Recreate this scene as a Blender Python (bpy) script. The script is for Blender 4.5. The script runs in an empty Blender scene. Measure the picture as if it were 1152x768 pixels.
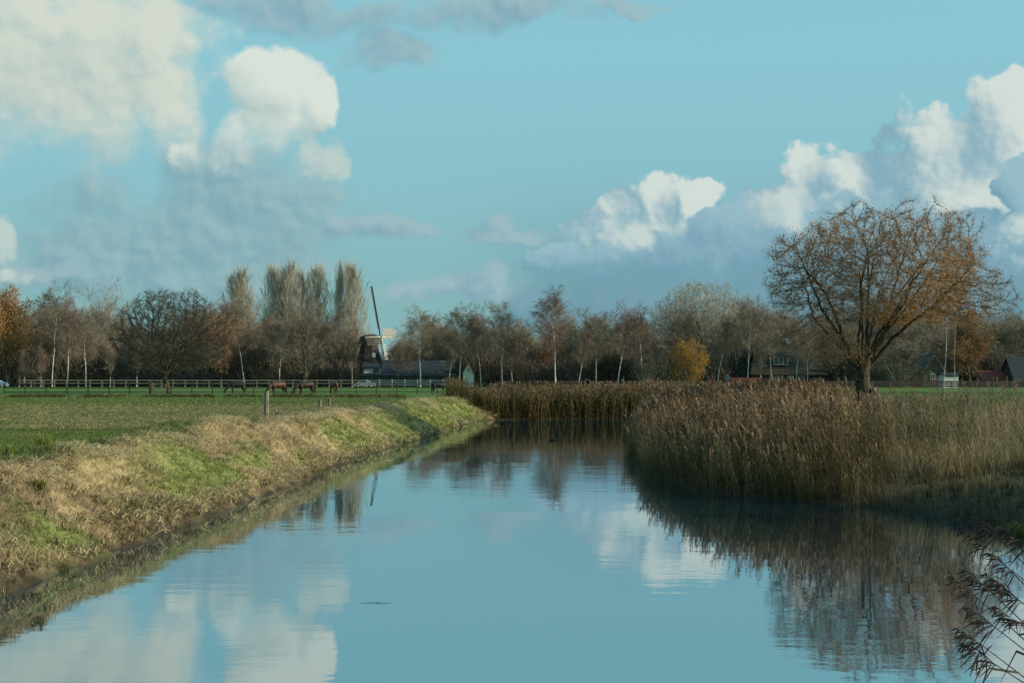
import bpy, math, random
import numpy as np
from mathutils import Vector, Matrix

R = math.radians
rng = np.random.default_rng(7)
random.seed(7)
sc = bpy.context.scene
COL = sc.collection
F, CX, HY, CZ = 1600.0, 576.0, 424.0, 4.2      # lens in photo pixels, principal column, horizon row, eye height over the water
GZ = 2.1                                        # level of the fields over the water

def X(px, Y): return (px - CX) / F * Y
def Z(py, Y): return CZ - (py - HY) / F * Y
SUN_AZ, SUN_EL = R(101), R(21)

# ------------------------------------------------------------------ helpers
def link(o, parent=None):
    COL.objects.link(o)
    if parent is not None: o.parent = parent
    return o

def tag(o, label=None, cat=None, group=None, kind=None):
    if label: o['label'] = label
    if cat: o['category'] = cat
    if group: o['group'] = group
    if kind: o['kind'] = kind
    return o

def thing(name, label, cat, loc=(0, 0, 0), rz=0.0, group=None):
    o = bpy.data.objects.new(name, None)
    o.location = loc; o.rotation_euler = (0, 0, rz); o.empty_display_size = .3
    link(o); tag(o, label, cat, group)
    return o

def mesh_np(name, V, loops, sizes, cols=None, mats=None, smooth=False):
    me = bpy.data.meshes.new(name)
    V = np.asarray(V, np.float32); loops = np.asarray(loops, np.int32); sizes = np.asarray(sizes, np.int32)
    me.vertices.add(len(V)); me.vertices.foreach_set('co', V.ravel())
    me.loops.add(len(loops)); me.loops.foreach_set('vertex_index', loops)
    me.polygons.add(len(sizes))
    st = np.zeros(len(sizes), np.int32); st[1:] = np.cumsum(sizes)[:-1]
    me.polygons.foreach_set('loop_start', st)
    me.polygons.foreach_set('loop_total', sizes)
    if smooth: me.polygons.foreach_set('use_smooth', np.ones(len(sizes), bool))
    if mats is not None: me.polygons.foreach_set('material_index', np.asarray(mats, np.int32))
    if cols is not None:
        a = me.color_attributes.new('Col', 'FLOAT_COLOR', 'POINT')
        c = np.ones((len(V), 4), np.float32); c[:, :3] = cols
        a.data.foreach_set('color', c.ravel())
    me.update(calc_edges=True)
    return me

def obj(name, me, mat, parent=None):
    o = bpy.data.objects.new(name, me)
    if mat is not None:
        for m in (mat if isinstance(mat, (list, tuple)) else [mat]):
            if len(me.materials) < (len(mat) if isinstance(mat, (list, tuple)) else 1): me.materials.append(m)
    return link(o, parent)

class MB:
    """collects small shapes into one mesh"""
    def __init__(s): s.v = []; s.f = []
    def poly(s, pts):
        n = len(s.v); s.v += [tuple(p) for p in pts]; s.f.append(tuple(range(n, n + len(pts))))
    def hull(s, rings, cap=True):
        n = len(s.v); k = len(rings[0])
        for r in rings: s.v += [tuple(p) for p in r]
        for i in range(len(rings) - 1):
            for j in range(k):
                a = n + i * k + j; b = n + i * k + (j + 1) % k
                s.f.append((a, b, b + k, a + k))
        if cap:
            s.f.append(tuple(n + j for j in reversed(range(k))))
            s.f.append(tuple(n + (len(rings) - 1) * k + j for j in range(k)))
    def box(s, x0, x1, y0, y1, z0, z1):
        s.hull([[(x0, y0, z0), (x1, y0, z0), (x1, y1, z0), (x0, y1, z0)], [(x0, y0, z1), (x1, y0, z1), (x1, y1, z1), (x0, y1, z1)]])
    def bar(s, a, b, w, h=None, up=(0, 0, 1), w2=None):
        a = Vector(a); b = Vector(b); h = h or w; d = (b - a).normalized()
        u = Vector(up); side = d.cross(u)
        if side.length < 1e-3: side = d.cross(Vector((0, 1, 0)))
        side.normalize(); u = side.cross(d).normalized()
        k = (w2 or w) / w
        q = [(-1, -1), (1, -1), (1, 1), (-1, 1)]
        s.hull([[a + side * (w / 2 * i) + u * (h / 2 * j) for i, j in q], [b + side * (w / 2 * k * i) + u * (h / 2 * k * j) for i, j in q]])
    def cyl(s, a, b, r0, r1=None, n=12):
        a = Vector(a); b = Vector(b); r1 = r0 if r1 is None else r1; d = (b - a).normalized()
        u = d.orthogonal().normalized(); w = d.cross(u)
        ring = lambda c, r: [c + u * (r * math.cos(6.2832 * i / n)) + w * (r * math.sin(6.2832 * i / n)) for i in range(n)]
        s.hull([ring(a, r0), ring(b, r1)])
    def build(s, name, mat, parent=None, smooth=False, label=None):
        me = bpy.data.meshes.new(name); me.from_pydata(s.v, [], s.f)
        if smooth: me.polygons.foreach_set('use_smooth', [True] * len(me.polygons))
        me.update()
        o = obj(name, me, mat, parent)
        if label: o['label'] = label
        return o

# value noise, vectorised
_T = rng.random((256, 256))
def vn(x, y):
    xi = np.floor(x).astype(int); yi = np.floor(y).astype(int); fx = x - xi; fy = y - yi
    fx = fx * fx * (3 - 2 * fx); fy = fy * fy * (3 - 2 * fy)
    a = _T[xi & 255, yi & 255]; b = _T[(xi + 1) & 255, yi & 255]; c = _T[xi & 255, (yi + 1) & 255]; d = _T[(xi + 1) & 255, (yi + 1) & 255]
    return (a * (1 - fx) + b * fx) * (1 - fy) + (c * (1 - fx) + d * fx) * fy
def fbm(x, y, o=4):
    s = 0; a = .5; t = 0
    for i in range(o):
        s = s + a * vn(x * 2 ** i + 17.3 * i, y * 2 ** i + 9.1 * i); t += a; a *= .5
    return s / t
def sstep(a, b, x):
    t = np.clip((x - a) / (b - a), 0, 1); return t * t * (3 - 2 * t)
def mixc(a, b, t):
    t = np.asarray(t)[..., None]; return np.asarray(a) * (1 - t) + np.asarray(b) * t

# ------------------------------------------------------------------ materials
MATS = {}
def nt(mat):
    mat.use_nodes = True; n = mat.node_tree; n.nodes.clear(); return n
def N(t, kind, **k):
    n = t.nodes.new(kind)
    for a, b in k.items():
        if a.startswith('i_'): n.inputs[a[2:].replace('_', ' ')].default_value = b
        else: setattr(n, a, b)
    return n
def mat_simple(name, c1, c2=None, scale=3.0, rough=.8, spec=.2, coord='Object', stretch=(1, 1, 1), rnd=0.0, transl=0.0, bump=0.0, detail=5, lo=.35, hi=.65):
    m = bpy.data.materials.new(name); t = nt(m)
    out = N(t, 'ShaderNodeOutputMaterial'); p = N(t, 'ShaderNodeBsdfPrincipled')
    p.inputs['Roughness'].default_value = rough; p.inputs['Specular IOR Level'].default_value = spec
    tc = N(t, 'ShaderNodeTexCoord'); mp = N(t, 'ShaderNodeMapping'); mp.inputs['Scale'].default_value = stretch
    t.links.new(tc.outputs[coord], mp.inputs[0])
    no = N(t, 'ShaderNodeTexNoise'); no.inputs['Scale'].default_value = scale; no.inputs['Detail'].default_value = detail
    t.links.new(mp.outputs[0], no.inputs['Vector'])
    cr = N(t, 'ShaderNodeValToRGB'); cr.color_ramp.elements[0].color = (*c1, 1); cr.color_ramp.elements[1].color = (*(c2 or c1), 1)
    cr.color_ramp.elements[0].position = lo; cr.color_ramp.elements[1].position = hi
    t.links.new(no.outputs[0], cr.inputs[0])
    last = cr.outputs[0]
    if rnd:
        oi = N(t, 'ShaderNodeObjectInfo'); mr = N(t, 'ShaderNodeMapRange'); mr.inputs['To Min'].default_value = 1 - rnd; mr.inputs['To Max'].default_value = 1 + rnd
        t.links.new(oi.outputs['Random'], mr.inputs[0])
        h = N(t, 'ShaderNodeHueSaturation'); t.links.new(last, h.inputs['Color']); t.links.new(mr.outputs[0], h.inputs['Value']); last = h.outputs[0]
    t.links.new(last, p.inputs['Base Color'])
    if bump:
        b = N(t, 'ShaderNodeBump'); b.inputs['Strength'].default_value = bump; b.inputs['Distance'].default_value = .03
        t.links.new(no.outputs[0], b.inputs['Height']); t.links.new(b.outputs[0], p.inputs['Normal'])
    sh = p.outputs[0]
    if transl:
        tr = N(t, 'ShaderNodeBsdfTranslucent'); t.links.new(last, tr.inputs[0]); mx = N(t, 'ShaderNodeMixShader'); mx.inputs[0].default_value = transl
        t.links.new(sh, mx.inputs[1]); t.links.new(tr.outputs[0], mx.inputs[2]); sh = mx.outputs[0]
    t.links.new(sh, out.inputs[0])
    MATS[name] = m
    return m
def mat_attr(name, rough=.75, spec=.15, transl=0.0, noise=None, bump=0.0):
    m = bpy.data.materials.new(name); t = nt(m)
    out = N(t, 'ShaderNodeOutputMaterial'); p = N(t, 'ShaderNodeBsdfPrincipled')
    p.inputs['Roughness'].default_value = rough; p.inputs['Specular IOR Level'].default_value = spec
    a = N(t, 'ShaderNodeAttribute'); a.attribute_name = 'Col'; last = a.outputs['Color']
    if noise:
        tc = N(t, 'ShaderNodeTexCoord')
        for (scl, lo, hi, sx) in noise:
            mp = N(t, 'ShaderNodeMapping'); mp.inputs['Scale'].default_value = (sx, 1, 1); t.links.new(tc.outputs['Object'], mp.inputs[0])
            no = N(t, 'ShaderNodeTexNoise'); no.inputs['Scale'].default_value = scl; no.inputs['Detail'].default_value = 6; no.inputs['Roughness'].default_value = .65
            t.links.new(mp.outputs[0], no.inputs['Vector'])
            mr = N(t, 'ShaderNodeMapRange'); mr.inputs['From Min'].default_value = .3; mr.inputs['From Max'].default_value = .7
            mr.inputs['To Min'].default_value = lo; mr.inputs['To Max'].default_value = hi; t.links.new(no.outputs[0], mr.inputs[0])
            vm = N(t, 'ShaderNodeVectorMath', operation='SCALE'); t.links.new(last, vm.inputs[0]); t.links.new(mr.outputs[0], vm.inputs['Scale']); last = vm.outputs[0]
        if bump:
            b = N(t, 'ShaderNodeBump'); b.inputs['Strength'].default_value = bump; b.inputs['Distance'].default_value = .08
            t.links.new(no.outputs[0], b.inputs['Height']); t.links.new(b.outputs[0], p.inputs['Normal'])
    t.links.new(last, p.inputs['Base Color']); sh = p.outputs[0]
    if transl:
        tr = N(t, 'ShaderNodeBsdfTranslucent'); t.links.new(last, tr.inputs[0]); mx = N(t, 'ShaderNodeMixShader'); mx.inputs[0].default_value = transl
        t.links.new(sh, mx.inputs[1]); t.links.new(tr.outputs[0], mx.inputs[2]); sh = mx.outputs[0]
    t.links.new(sh, out.inputs[0]); MATS[name] = m
    return m

ground_mat = mat_attr('ground_soil_and_turf', .9, .1, noise=[(2.2, .75, 1.25, 1), (14, .55, 1.45, 1)], bump=.8)
blade_mat = mat_attr('grass_blades', .7, .15, transl=.25)
reed_mat = mat_attr('reed_stems', .7, .15, transl=.25)
bark_dark = mat_simple('bark_dark', (.045, .040, .030), (.12, .105, .075), 6, rnd=.2, bump=.6, stretch=(1, 1, .3))
bark_oak = mat_simple('bark_oak', (.018, .015, .010), (.085, .072, .045), 7, bump=1.0, stretch=(1, 1, .35))
bark_birch = mat_simple('bark_birch', (.14, .125, .105), (.74, .70, .61), 1.3, stretch=(1, 1, 1.6), lo=.31, hi=.42, rnd=.15)
bark_dull = mat_simple('bark_dull_birch', (.13, .09, .07), (.44, .37, .31), 1.6, lo=.35, hi=.55)
bark_grey = mat_simple('bark_grey', (.14, .13, .10), (.34, .31, .25), 4, rnd=.2, stretch=(1, 1, .4))
tw_brown = mat_simple('twigs_brown', (.165, .135, .098), (.285, .24, .175), .25, rnd=.25, coord='Object')
tw_red = mat_simple('twigs_reddish', (.185, .130, .098), (.29, .215, .165), .25, rnd=.22)
tw_pale = mat_simple('twigs_pale', (.37, .34, .26), (.52, .485, .37), .25, rnd=.15)
tw_dark = mat_simple('twigs_dark_olive', (.048, .043, .032), (.092, .082, .058), .5)
tw_oak = mat_simple('twigs_oak', (.155, .108, .066), (.28, .20, .125), .6)
lf_orange = mat_simple('leaves_rust', (.20, .085, .025), (.36, .19, .06), 1.3, transl=.3, rnd=.1)
lf_rust = mat_simple('leaves_russet', (.34, .150, .042), (.58, .315, .095), 1.3, transl=.3, rnd=.1)
lf_yellow = mat_simple('leaves_yellow', (.24, .13, .025), (.46, .27, .05), .8, transl=.3)
lf_green = mat_simple('leaves_dull_green', (.05, .058, .03), (.13, .13, .075), .8, transl=.2, rnd=.15)

# ------------------------------------------------------------------ canal outline and terrain
WPOLY = np.array([(-9.5, -300), (-9.5, -60), (-9.7, 0), (-9.9, 27.5), (-9.4, 38), (-8.7, 54), (-8.3, 66), (-7.9, 78), (-7.2, 84), (-6.2, 95), (-5.2, 112), (-3.9, 130), (-3.2, 136.5), (-1.5, 140),
    (4, 141.5), (12, 143.5), (25, 149), (50, 160), (90, 172), (160, 185), (300, 200),
    (300, 190), (160, 174), (90, 160), (50, 148), (28, 138), (16.5, 131), (12.3, 125), (10.1, 113), (9.0, 100), (7.6, 88), (6.8, 76), (6.4, 66), (6.2, 60), (6.6, 55), (7.4, 51.5), (8.8, 49),
    (10.5, 47.6), (12.2, 45), (13.2, 42), (13.6, 38.5), (13.0, 33), (11.6, 27), (9.4, 20), (6.4, 11), (5.4, 4), (5.2, -60), (5.2, -300)], float)
NLEFT = 14                                       # the first points are the left bank
def seg_dist(x, y, a, b):
    d = b - a; L = d @ d
    t = np.clip(((x - a[0]) * d[0] + (y - a[1]) * d[1]) / L, 0, 1)
    return np.hypot(x - a[0] - t * d[0], y - a[1] - t * d[1])
def canal(x, y):
    """distance to the waterline (positive on land) and weight of the left bank"""
    x = np.asarray(x, float); y = np.asarray(y, float)
    dl = np.full(x.shape, 1e9); dr = np.full(x.shape, 1e9); inside = np.zeros(x.shape, bool); n = len(WPOLY)
    for i in range(n):
        a = WPOLY[i]; b = WPOLY[(i + 1) % n]
        if i != n - 1:
            dd = seg_dist(x, y, a, b)
            if i < NLEFT - 1: dl = np.minimum(dl, dd)
            else: dr = np.minimum(dr, dd)
        c = ((a[1] > y) != (b[1] > y)) & (x < (b[0] - a[0]) * (y - a[1]) / (b[1] - a[1] + 1e-12) + a[0])
        inside ^= c
    d = np.minimum(dl, dr) * np.where(inside, -1, 1)
    d = d + ((fbm(x * .7 + 21, y * .7 + 5, 3) - .5) * 1.1 + (fbm(x * 2.6, y * 2.6 + 8, 2) - .5) * .25) * np.exp(-np.abs(d) / 1.2)
    return d, dl < dr
def height(x, y):
    d, left = canal(x, y)
    n1 = fbm(x * .35, y * .35); n2 = fbm(x * 1.3 + 40, y * 1.3)
    d2 = d + (n1 - .5) * 1.0 * sstep(0, 2, d) + (n2 - .5) * .5 * sstep(.1, 1, d)
    # left bank: steep toe, straight slope, crest
    hl = np.interp(d2, [0, .2, .8, 1.9, 2.8, 3.4, 4.1, 5.6], [0, .24, .62, 1.34, 1.90, 2.10, 2.12, GZ])
    gy = (y - 74 + d * 3.0) * .4                                    # gully running diagonally up the bank
    hl = hl - .75 * np.exp(-(gy / 1.3) ** 2) * sstep(.1, 1.2, d) * (1 - sstep(3.2, 5, d)) + .30 * np.exp(-((gy + 2.6) / 1.6) ** 2) * sstep(.4, 1.6, d) * (1 - sstep(4.4, 6, d))
    n4 = fbm(x * .9 + 7, y * .55 + 3, 3); hl = hl + (n4 - .5) * .75 * sstep(.6, 1.8, d) * (1 - sstep(3.2, 5.0, d))
    hr = np.interp(d2, [0, .3, 1.5, 5, 12, 20], [0, .14, .38, .75, 1.4, GZ])
    h = np.where(left, hl, hr)
    h = h + (n2 - .5) * .10 * sstep(.5, 2, d) * (1 - sstep(8, 12, d)) + (n1 - .5) * .12 * sstep(8, 14, d) * (1 - sstep(120, 160, y))
    return np.where(d < 0, np.maximum(d * .55, -1.4), h), d, left

GREEN = np.array((.115, .155, .045)); GREEN2 = np.array((.215, .255, .075)); STRAW = np.array((.46, .365, .205)); STRAW2 = np.array((.235, .175, .095)); SOIL = np.array((.075, .058, .038)); STUB = np.array((.235, .20, .115))
def ground_col(x, y, d, left):
    x = np.asarray(x, float); y = np.asarray(y, float)
    n = fbm(x * .12 + 5, y * .12); n2 = fbm(x * .6, y * .6 + 31); n3 = fbm(x * 2.3 + 11, y * 2.3)
    nx = fbm(x * .05 + 3, y * .3)
    # field on the left: green strip, stubble band, green strip, paddock
    stub = sstep(55, 59, y) * (1 - sstep(96, 112, y)) * sstep(.30, .50, n2 * .5 + nx * .5)
    stub = np.maximum(stub, .45 * sstep(.5, .7, n2))
    field = mixc(GREEN * 1.02, STUB, np.clip(stub * .62, 0, 1))
    field = mixc(field, field * .55, sstep(.55, .75, n3) * .5)
    furrow = np.exp(-((y - 55 + (n - .5) * 1.5) / .45) ** 2) * (x < -13)
    field = mixc(field, SOIL * .7, np.clip(furrow, 0, 1) * .8)
    field = mixc(field, SOIL, np.exp(-((y - 149 - (n - .5) * 6) / 2.2) ** 2) * .7 * sstep(.4, .6, n2))
    pad = mixc(np.array((.11, .165, .045)), STRAW2, .35 * sstep(.45, .7, n2))
    field = mixc(field, pad, sstep(125, 152, y))
    # bank
    g = np.zeros_like(x)
    for (gx, gy, sx, sy, w) in ((-10.8, 46.5, 1.3, 5.5, 1.15), (-10.0, 53, .9, 4.5, .95), (-9.0, 79, 2.2, 6, 1.2), (-7.6, 93, 2.6, 11, 1.15), (-6.2, 112, 2.6, 14, 1.3), (-4.8, 130, 2.6, 12, 1.4), (-14.5, 41, 1.2, 2.5, .8), (-12.0, 38, .9, 2.5, .5), (-9.2, 62, .5, 4, .5), (-10.3, 32, .7, 3.5, .5)):
        g = np.maximum(g, w * np.exp(-((x - gx) / sx) ** 2 - ((y - gy) / sy) ** 2))
    g = sstep(.30, .95, g + (n2 - .5) * 1.0 + (n3 - .5) * .8 + .09)
    bank = mixc(STRAW, STRAW2, sstep(.36, .60, n2 * .6 + n3 * .4)); bank = mixc(bank, SOIL, .85 * sstep(.54, .66, n3 * .55 + n2 * .45)); bank = mixc(bank, SOIL, .6 * sstep(.5, .62, fbm(x * .45 + 60, y * .25)) * (1 - sstep(1.2, 2.2, d)) * (y < 60))
    bank = mixc(bank, np.array((.26, .27, .10)), .35 * sstep(.50, .68, fbm(x * .5 + 81, y * .3 + 14)))
    bank = mixc(bank, GREEN2, np.clip(g, 0, 1) * .85)
    bank = mixc(SOIL * .8, bank, sstep(.0, .4, d + (n2 - .5) * .5))
    lf = mixc(bank, field, sstep(3.05, 3.9, d + (n2 - .5) * 1.3))
    rb = mixc(SOIL * .7, np.array((.12, .10, .055)), sstep(.3, 3, d)); rb = mixc(rb, np.array((.085, .15, .035)), sstep(11, 19, d + (n2 - .5) * 3))
    c = np.where(left[..., None], lf, rb)
    c = np.where((d < 0)[..., None], np.array((.03, .03, .02)), c)
    return c

def axis(lo, hi, step, outer, grow=1.22):
    a = list(np.arange(lo, hi + 1e-6, step)); s = step; v = hi
    while v < outer: s *= grow; v += s; a.append(v)
    s = step; v = lo
    while v > -outer: s *= grow; v -= s; a.insert(0, v)
    return np.array(a)
gx = axis(-34, 34, .4, 4200); gy = axis(6, 165, .45, 4200, 1.2)
GX, GY = np.meshgrid(gx, gy, indexing='ij')
H, D, LFT = height(GX, GY)
cols = ground_col(GX, GY, D, LFT)
nx_, ny_ = GX.shape
idx = np.arange(nx_ * ny_).reshape(nx_, ny_)
quads = np.stack([idx[:-1, :-1], idx[1:, :-1], idx[1:, 1:], idx[:-1, 1:]], -1).reshape(-1, 4)
me = mesh_np('ground', np.stack([GX, GY, H], -1).reshape(-1, 3), quads.ravel(), np.full(len(quads), 4), cols.reshape(-1, 3), smooth=True)
tag(obj('ground', me, ground_mat), 'flat green and stubble farmland with sloping canal banks', 'ground', kind='structure')

# water
wm = bpy.data.materials.new('canal_water'); t = nt(wm)
out = N(t, 'ShaderNodeOutputMaterial'); gl = N(t, 'ShaderNodeBsdfGlossy'); gl.inputs['Roughness'].default_value = .015; gl.inputs['Color'].default_value = (.88, .97, 1.0, 1)
df = N(t, 'ShaderNodeBsdfDiffuse'); df.inputs['Color'].default_value = (.012, .036, .050, 1)
fr = N(t, 'ShaderNodeFresnel'); fr.inputs['IOR'].default_value = 2.1
geo = N(t, 'ShaderNodeNewGeometry'); 
def bumpn(sc_, st, dist, stretch, prev=None, detail=3):
    mp = N(t, 'ShaderNodeMapping'); mp.inputs['Scale'].default_value = stretch; t.links.new(geo.outputs['Position'], mp.inputs[0])
    no = N(t, 'ShaderNodeTexNoise'); no.inputs['Scale'].default_value = sc_; no.inputs['Detail'].default_value = detail; t.links.new(mp.outputs[0], no.inputs['Vector'])
    b = N(t, 'ShaderNodeBump'); b.inputs['Distance'].default_value = dist; b.inputs['Strength'].default_value = st; t.links.new(no.outputs[0], b.inputs['Height'])
    if prev: t.links.new(prev.outputs[0], b.inputs['Normal'])
    return b, no
patch = N(t, 'ShaderNodeTexNoise'); patch.inputs['Scale'].default_value = .12; patch.inputs['Detail'].default_value = 2
pm = N(t, 'ShaderNodeMapping'); pm.inputs['Scale'].default_value = (.5, 1, 1); t.links.new(geo.outputs['Position'], pm.inputs[0]); t.links.new(pm.outputs[0], patch.inputs['Vector'])
mr = N(t, 'ShaderNodeMapRange'); mr.inputs['From Min'].default_value = .35; mr.inputs['From Max'].default_value = .65; mr.inputs['To Min'].default_value = .15; mr.inputs['To Max'].default_value = 1.3
t.links.new(patch.outputs[0], mr.inputs[0])
b1, _ = bumpn(1.6, 1.0, .0037, (.45, 1, 1)); t.links.new(mr.outputs[0], b1.inputs['Strength'])
b2, _ = bumpn(.35, 1.0, .0045, (.6, 1, 1), b1, 1)
b3, _ = bumpn(6, 1.0, .0008, (.35, 1, 1), b2, 2)
b3.inputs['Strength'].default_value = 1.0
t.links.new(mr.outputs[0], b3.inputs['Strength'])
for q in (gl, fr): t.links.new(b3.outputs[0], q.inputs['Normal'])
mx = N(t, 'ShaderNodeMixShader'); fm = N(t, 'ShaderNodeMapRange'); fm.inputs['To Min'].default_value = .40; fm.inputs['To Max'].default_value = 1.0; t.links.new(fr.outputs[0], fm.inputs[0]); t.links.new(fm.outputs[0], mx.inputs[0]); t.links.new(df.outputs[0], mx.inputs[1]); t.links.new(gl.outputs[0], mx.inputs[2]); t.links.new(mx.outputs[0], out.inputs[0])
wv = [(-60, -300, 0), (320, -300, 0), (320, 215, 0), (-60, 215, 0)]
me = mesh_np('water', wv, [0, 1, 2, 3], [4])
tag(obj('water', me, wm), 'calm canal water mirroring the cloudy sky', 'water', kind='structure')

# ------------------------------------------------------------------ scattering
def scatter(templates, P, rz, lean, leanaz, scl, tint, jit=.18, pick=None):
    """templates: list of (V, loops, sizes, cols); returns merged arrays"""
    Vs, Ls, Ss, Cs = [], [], [], []; off = 0
    pick = rng.integers(0, len(templates), len(P)) if pick is None else pick
    for k, (V, L, S, C) in enumerate(templates):
        ii = np.where(pick == k)[0]
        if not len(ii): continue
        m = len(ii); c, s = np.cos(rz[ii])[:, None], np.sin(rz[ii])[:, None]
        v = V[None] * scl[ii][:, None, None] if scl.ndim == 1 else V[None] * scl[ii][:, None, :]
        x = v[..., 0] * c - v[..., 1] * s; y = v[..., 0] * s + v[..., 1] * c; z = v[..., 2]
        hgt = np.maximum(z, 0); bend = lean[ii][:, None] * hgt * (0.4 + .6 * hgt / (hgt.max() + 1e-6))
        x = x + bend * np.cos(leanaz[ii])[:, None]; y = y + bend * np.sin(leanaz[ii])[:, None]
        W = np.stack([x, y, z], -1) + P[ii][:, None, :]
        col = C[None] * tint[ii][:, None, :] * (1 + (rng.random((m, 1, 1)) - .5) * 2 * jit)
        n = V.shape[0]
        Vs.append(W.reshape(-1, 3)); Cs.append(np.broadcast_to(col, (m, n, 3)).reshape(-1, 3))
        Ls.append((L[None] + (np.arange(m) * n)[:, None] + off).ravel()); Ss.append(np.tile(S, m)); off += m * n
    return np.concatenate(Vs), np.concatenate(Ls), np.concatenate(Ss), np.concatenate(Cs)
class TB:
    def __init__(s): s.v = []; s.l = []; s.s = []; s.c = []
    def strip(s, pts, w, side, c0, c1=None):
        c1 = c0 if c1 is None else c1; n = len(s.v); k = len(pts); side = np.asarray(side, float)
        for i, p in enumerate(pts):
            ww = w[i] if hasattr(w, '__len__') else w
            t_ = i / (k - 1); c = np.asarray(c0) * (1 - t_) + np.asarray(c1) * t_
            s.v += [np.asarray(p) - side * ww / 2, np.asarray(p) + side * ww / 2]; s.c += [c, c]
        for i in range(k - 1):
            s.l += [n + 2 * i, n + 2 * i + 1, n + 2 * i + 3, n + 2 * i + 2]; s.s.append(4)
    def out(s): return np.array(s.v), np.array(s.l), np.array(s.s), np.array(s.c)

def tuft(nb, h, spread, w, c0, c1, seed, flat=0.0):
    r = np.random.default_rng(seed); b = TB()
    for i in range(nb):
        az = r.random() * 6.283; hh = h * (.5 + .6 * r.random()); o = r.normal(0, spread * .35, 2)
        ln = spread * (.4 + r.random()); dx, dy = math.cos(az), math.sin(az)
        q = [(o[0], o[1], -.02), (o[0] + dx * ln * .35, o[1] + dy * ln * .35, hh * .65), (o[0] + dx * ln, o[1] + dy * ln, hh * (1 - flat * r.random()))]
        sa = r.random() * 6.283
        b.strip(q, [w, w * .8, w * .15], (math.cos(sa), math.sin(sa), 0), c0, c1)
    return b.out()
def straw(nb, L, w, c0, c1, seed):
    r = np.random.default_rng(seed); b = TB()
    for i in range(nb):
        az = r.normal(0, 1.0) + (3.14 if r.random() < .5 else 0); l = L * (.4 + .8 * r.random()); o = r.normal(0, L * .35, 2); z = r.random() * .10
        dx, dy = math.cos(az), math.sin(az); zz = r.normal(0, .12) * l
        q = [(o[0] - dx * l / 2, o[1] - dy * l / 2, z), (o[0], o[1], z + .05 + .03 * r.random()), (o[0] + dx * l / 2, o[1] + dy * l / 2, max(0.0, z + zz))]
        b.strip(q, [w, w, w * .4], (-dy, dx, .3), c0 * (.7 + .6 * r.random()), c1)
    return b.out()

# --- left bank cover
def cover_left():
    # distance-weighted sampling of Y
    out_ = []
    T = [tuft(7, .16, .12, .012, (.8, .8, .8), (1.15, 1.15, 1.1), s) for s in range(4)] + [straw(7, .38, .012, np.array((1., 1., 1.)), np.array((1.1, 1.1, 1.05)), 20 + s) for s in range(4)]
    for (y0, y1, dens, sc_, d1) in ((20, 36, 120, .8, 4.5), (36, 60, 95, .95, 4.5), (60, 100, 50, 1.25, 4.3), (100, 146, 30, 1.6, 4.2)):
        n = int((y1 - y0) * 14 * dens)
        y = rng.uniform(y0, y1, n); x = rng.uniform(-16, -2, n) if y0 > 60 else rng.uniform(-20, -6, n)
        h, d, lf = height(x, y)
        k = (d > .02) & (d < d1) & lf & (rng.random(n) < .45 + .55 * sstep(.1, .6, d)) & (rng.random(n) < 1 - .85 * sstep(3.2, 4.3, d))
        x, y, h, d, lf = x[k], y[k], h[k], d[k], lf[k]
        c = ground_col(x, y, d, lf)
        lum = c.mean(1); green = (c[:, 1] > c[:, 0] * 1.08)
        bare = (lum < .09) & ~green & (rng.random(len(x)) < .6)
        x, y, h, d, c, green = [q[~bare] for q in (x, y, h, d, c, green)]
        n = len(x)
        pick = np.where(green, rng.integers(0, 4, n), np.where((d > 2.4) | (rng.random(n) < .35), rng.integers(4, 8, n), rng.integers(0, 4, n)))
        tall = (d < 1.0) & ~green
        s = sc_ * rng.uniform(.7, 1.3, n) * np.where(tall, 1.35, 1) * np.where(green, .8, 1)
        tint = c * np.where(green, 1.25, 1.3)[:, None] * (1 + .35 * (rng.random((n, 1)) - .5))
        tint = np.where((rng.random(n) < .22)[:, None], tint * .35, tint)
        tint = np.where(((rng.random(n) < .3) & ~green)[:, None], STRAW * 1.35, tint)
        out_.append(scatter(T, np.stack([x, y, h], -1), rng.uniform(0, 6.283, n), np.full(n, .25), rng.normal(0.3, .8, n), s, tint, pick=pick))
    V, L, S, C = [], [], [], []; off = 0
    for v, l, s, c in out_:
        V.append(v); L.append(l + off); S.append(s); C.append(c); off += len(v)
    me = mesh_np('bank_grass', np.concatenate(V), np.concatenate(L), np.concatenate(S), np.concatenate(C))
    tag(obj('bank_grass', me, blade_mat), 'mown straw and short green grass covering the sloping left canal bank', 'grass', kind='stuff')
cover_left()
def tussocks():
    T = [tuft(26, .34, .30, .016, (.35, .33, .2), (1.2, 1.15, 1.0), 430 + s_, .5) for s_ in range(5)]
    n = 2600; y = 22 + 115 * rng.random(n) ** 1.3; x = rng.uniform(-17, -2, n); h, d, lf = height(x, y)
    cl = fbm(x * .8 + 44, y * .5 + 2, 3); edge = d < .45
    k = lf & (d > -.05) & (d < 3.7) & ((cl > .56) | (edge & (rng.random(n) < .9)) | ((d > 2.7) & (d < 3.6) & (rng.random(n) < .5)))
    x, y, h, d, edge = x[k], y[k], h[k], d[k], edge[k]; n = len(x)
    base = np.where((rng.random(n) < .45)[:, None], np.array((.16, .20, .05)), np.array((.36, .29, .15))) * rng.uniform(.5, 1.25, (n, 1))
    v, l, q, c = scatter(T, np.stack([x, y, h - .02], -1), rng.uniform(0, 6.283, n), np.full(n, .3), rng.normal(0, .7, n), rng.uniform(.5, 1.25, n) * np.where(d > 3.5, 1.15, .9), base)
    tag(obj('rough_grass', mesh_np('tussocks', v, l, q, c), blade_mat), 'ragged tussocks on the crest and at the foot of the left bank', 'grass', kind='stuff')
tussocks()

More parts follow.
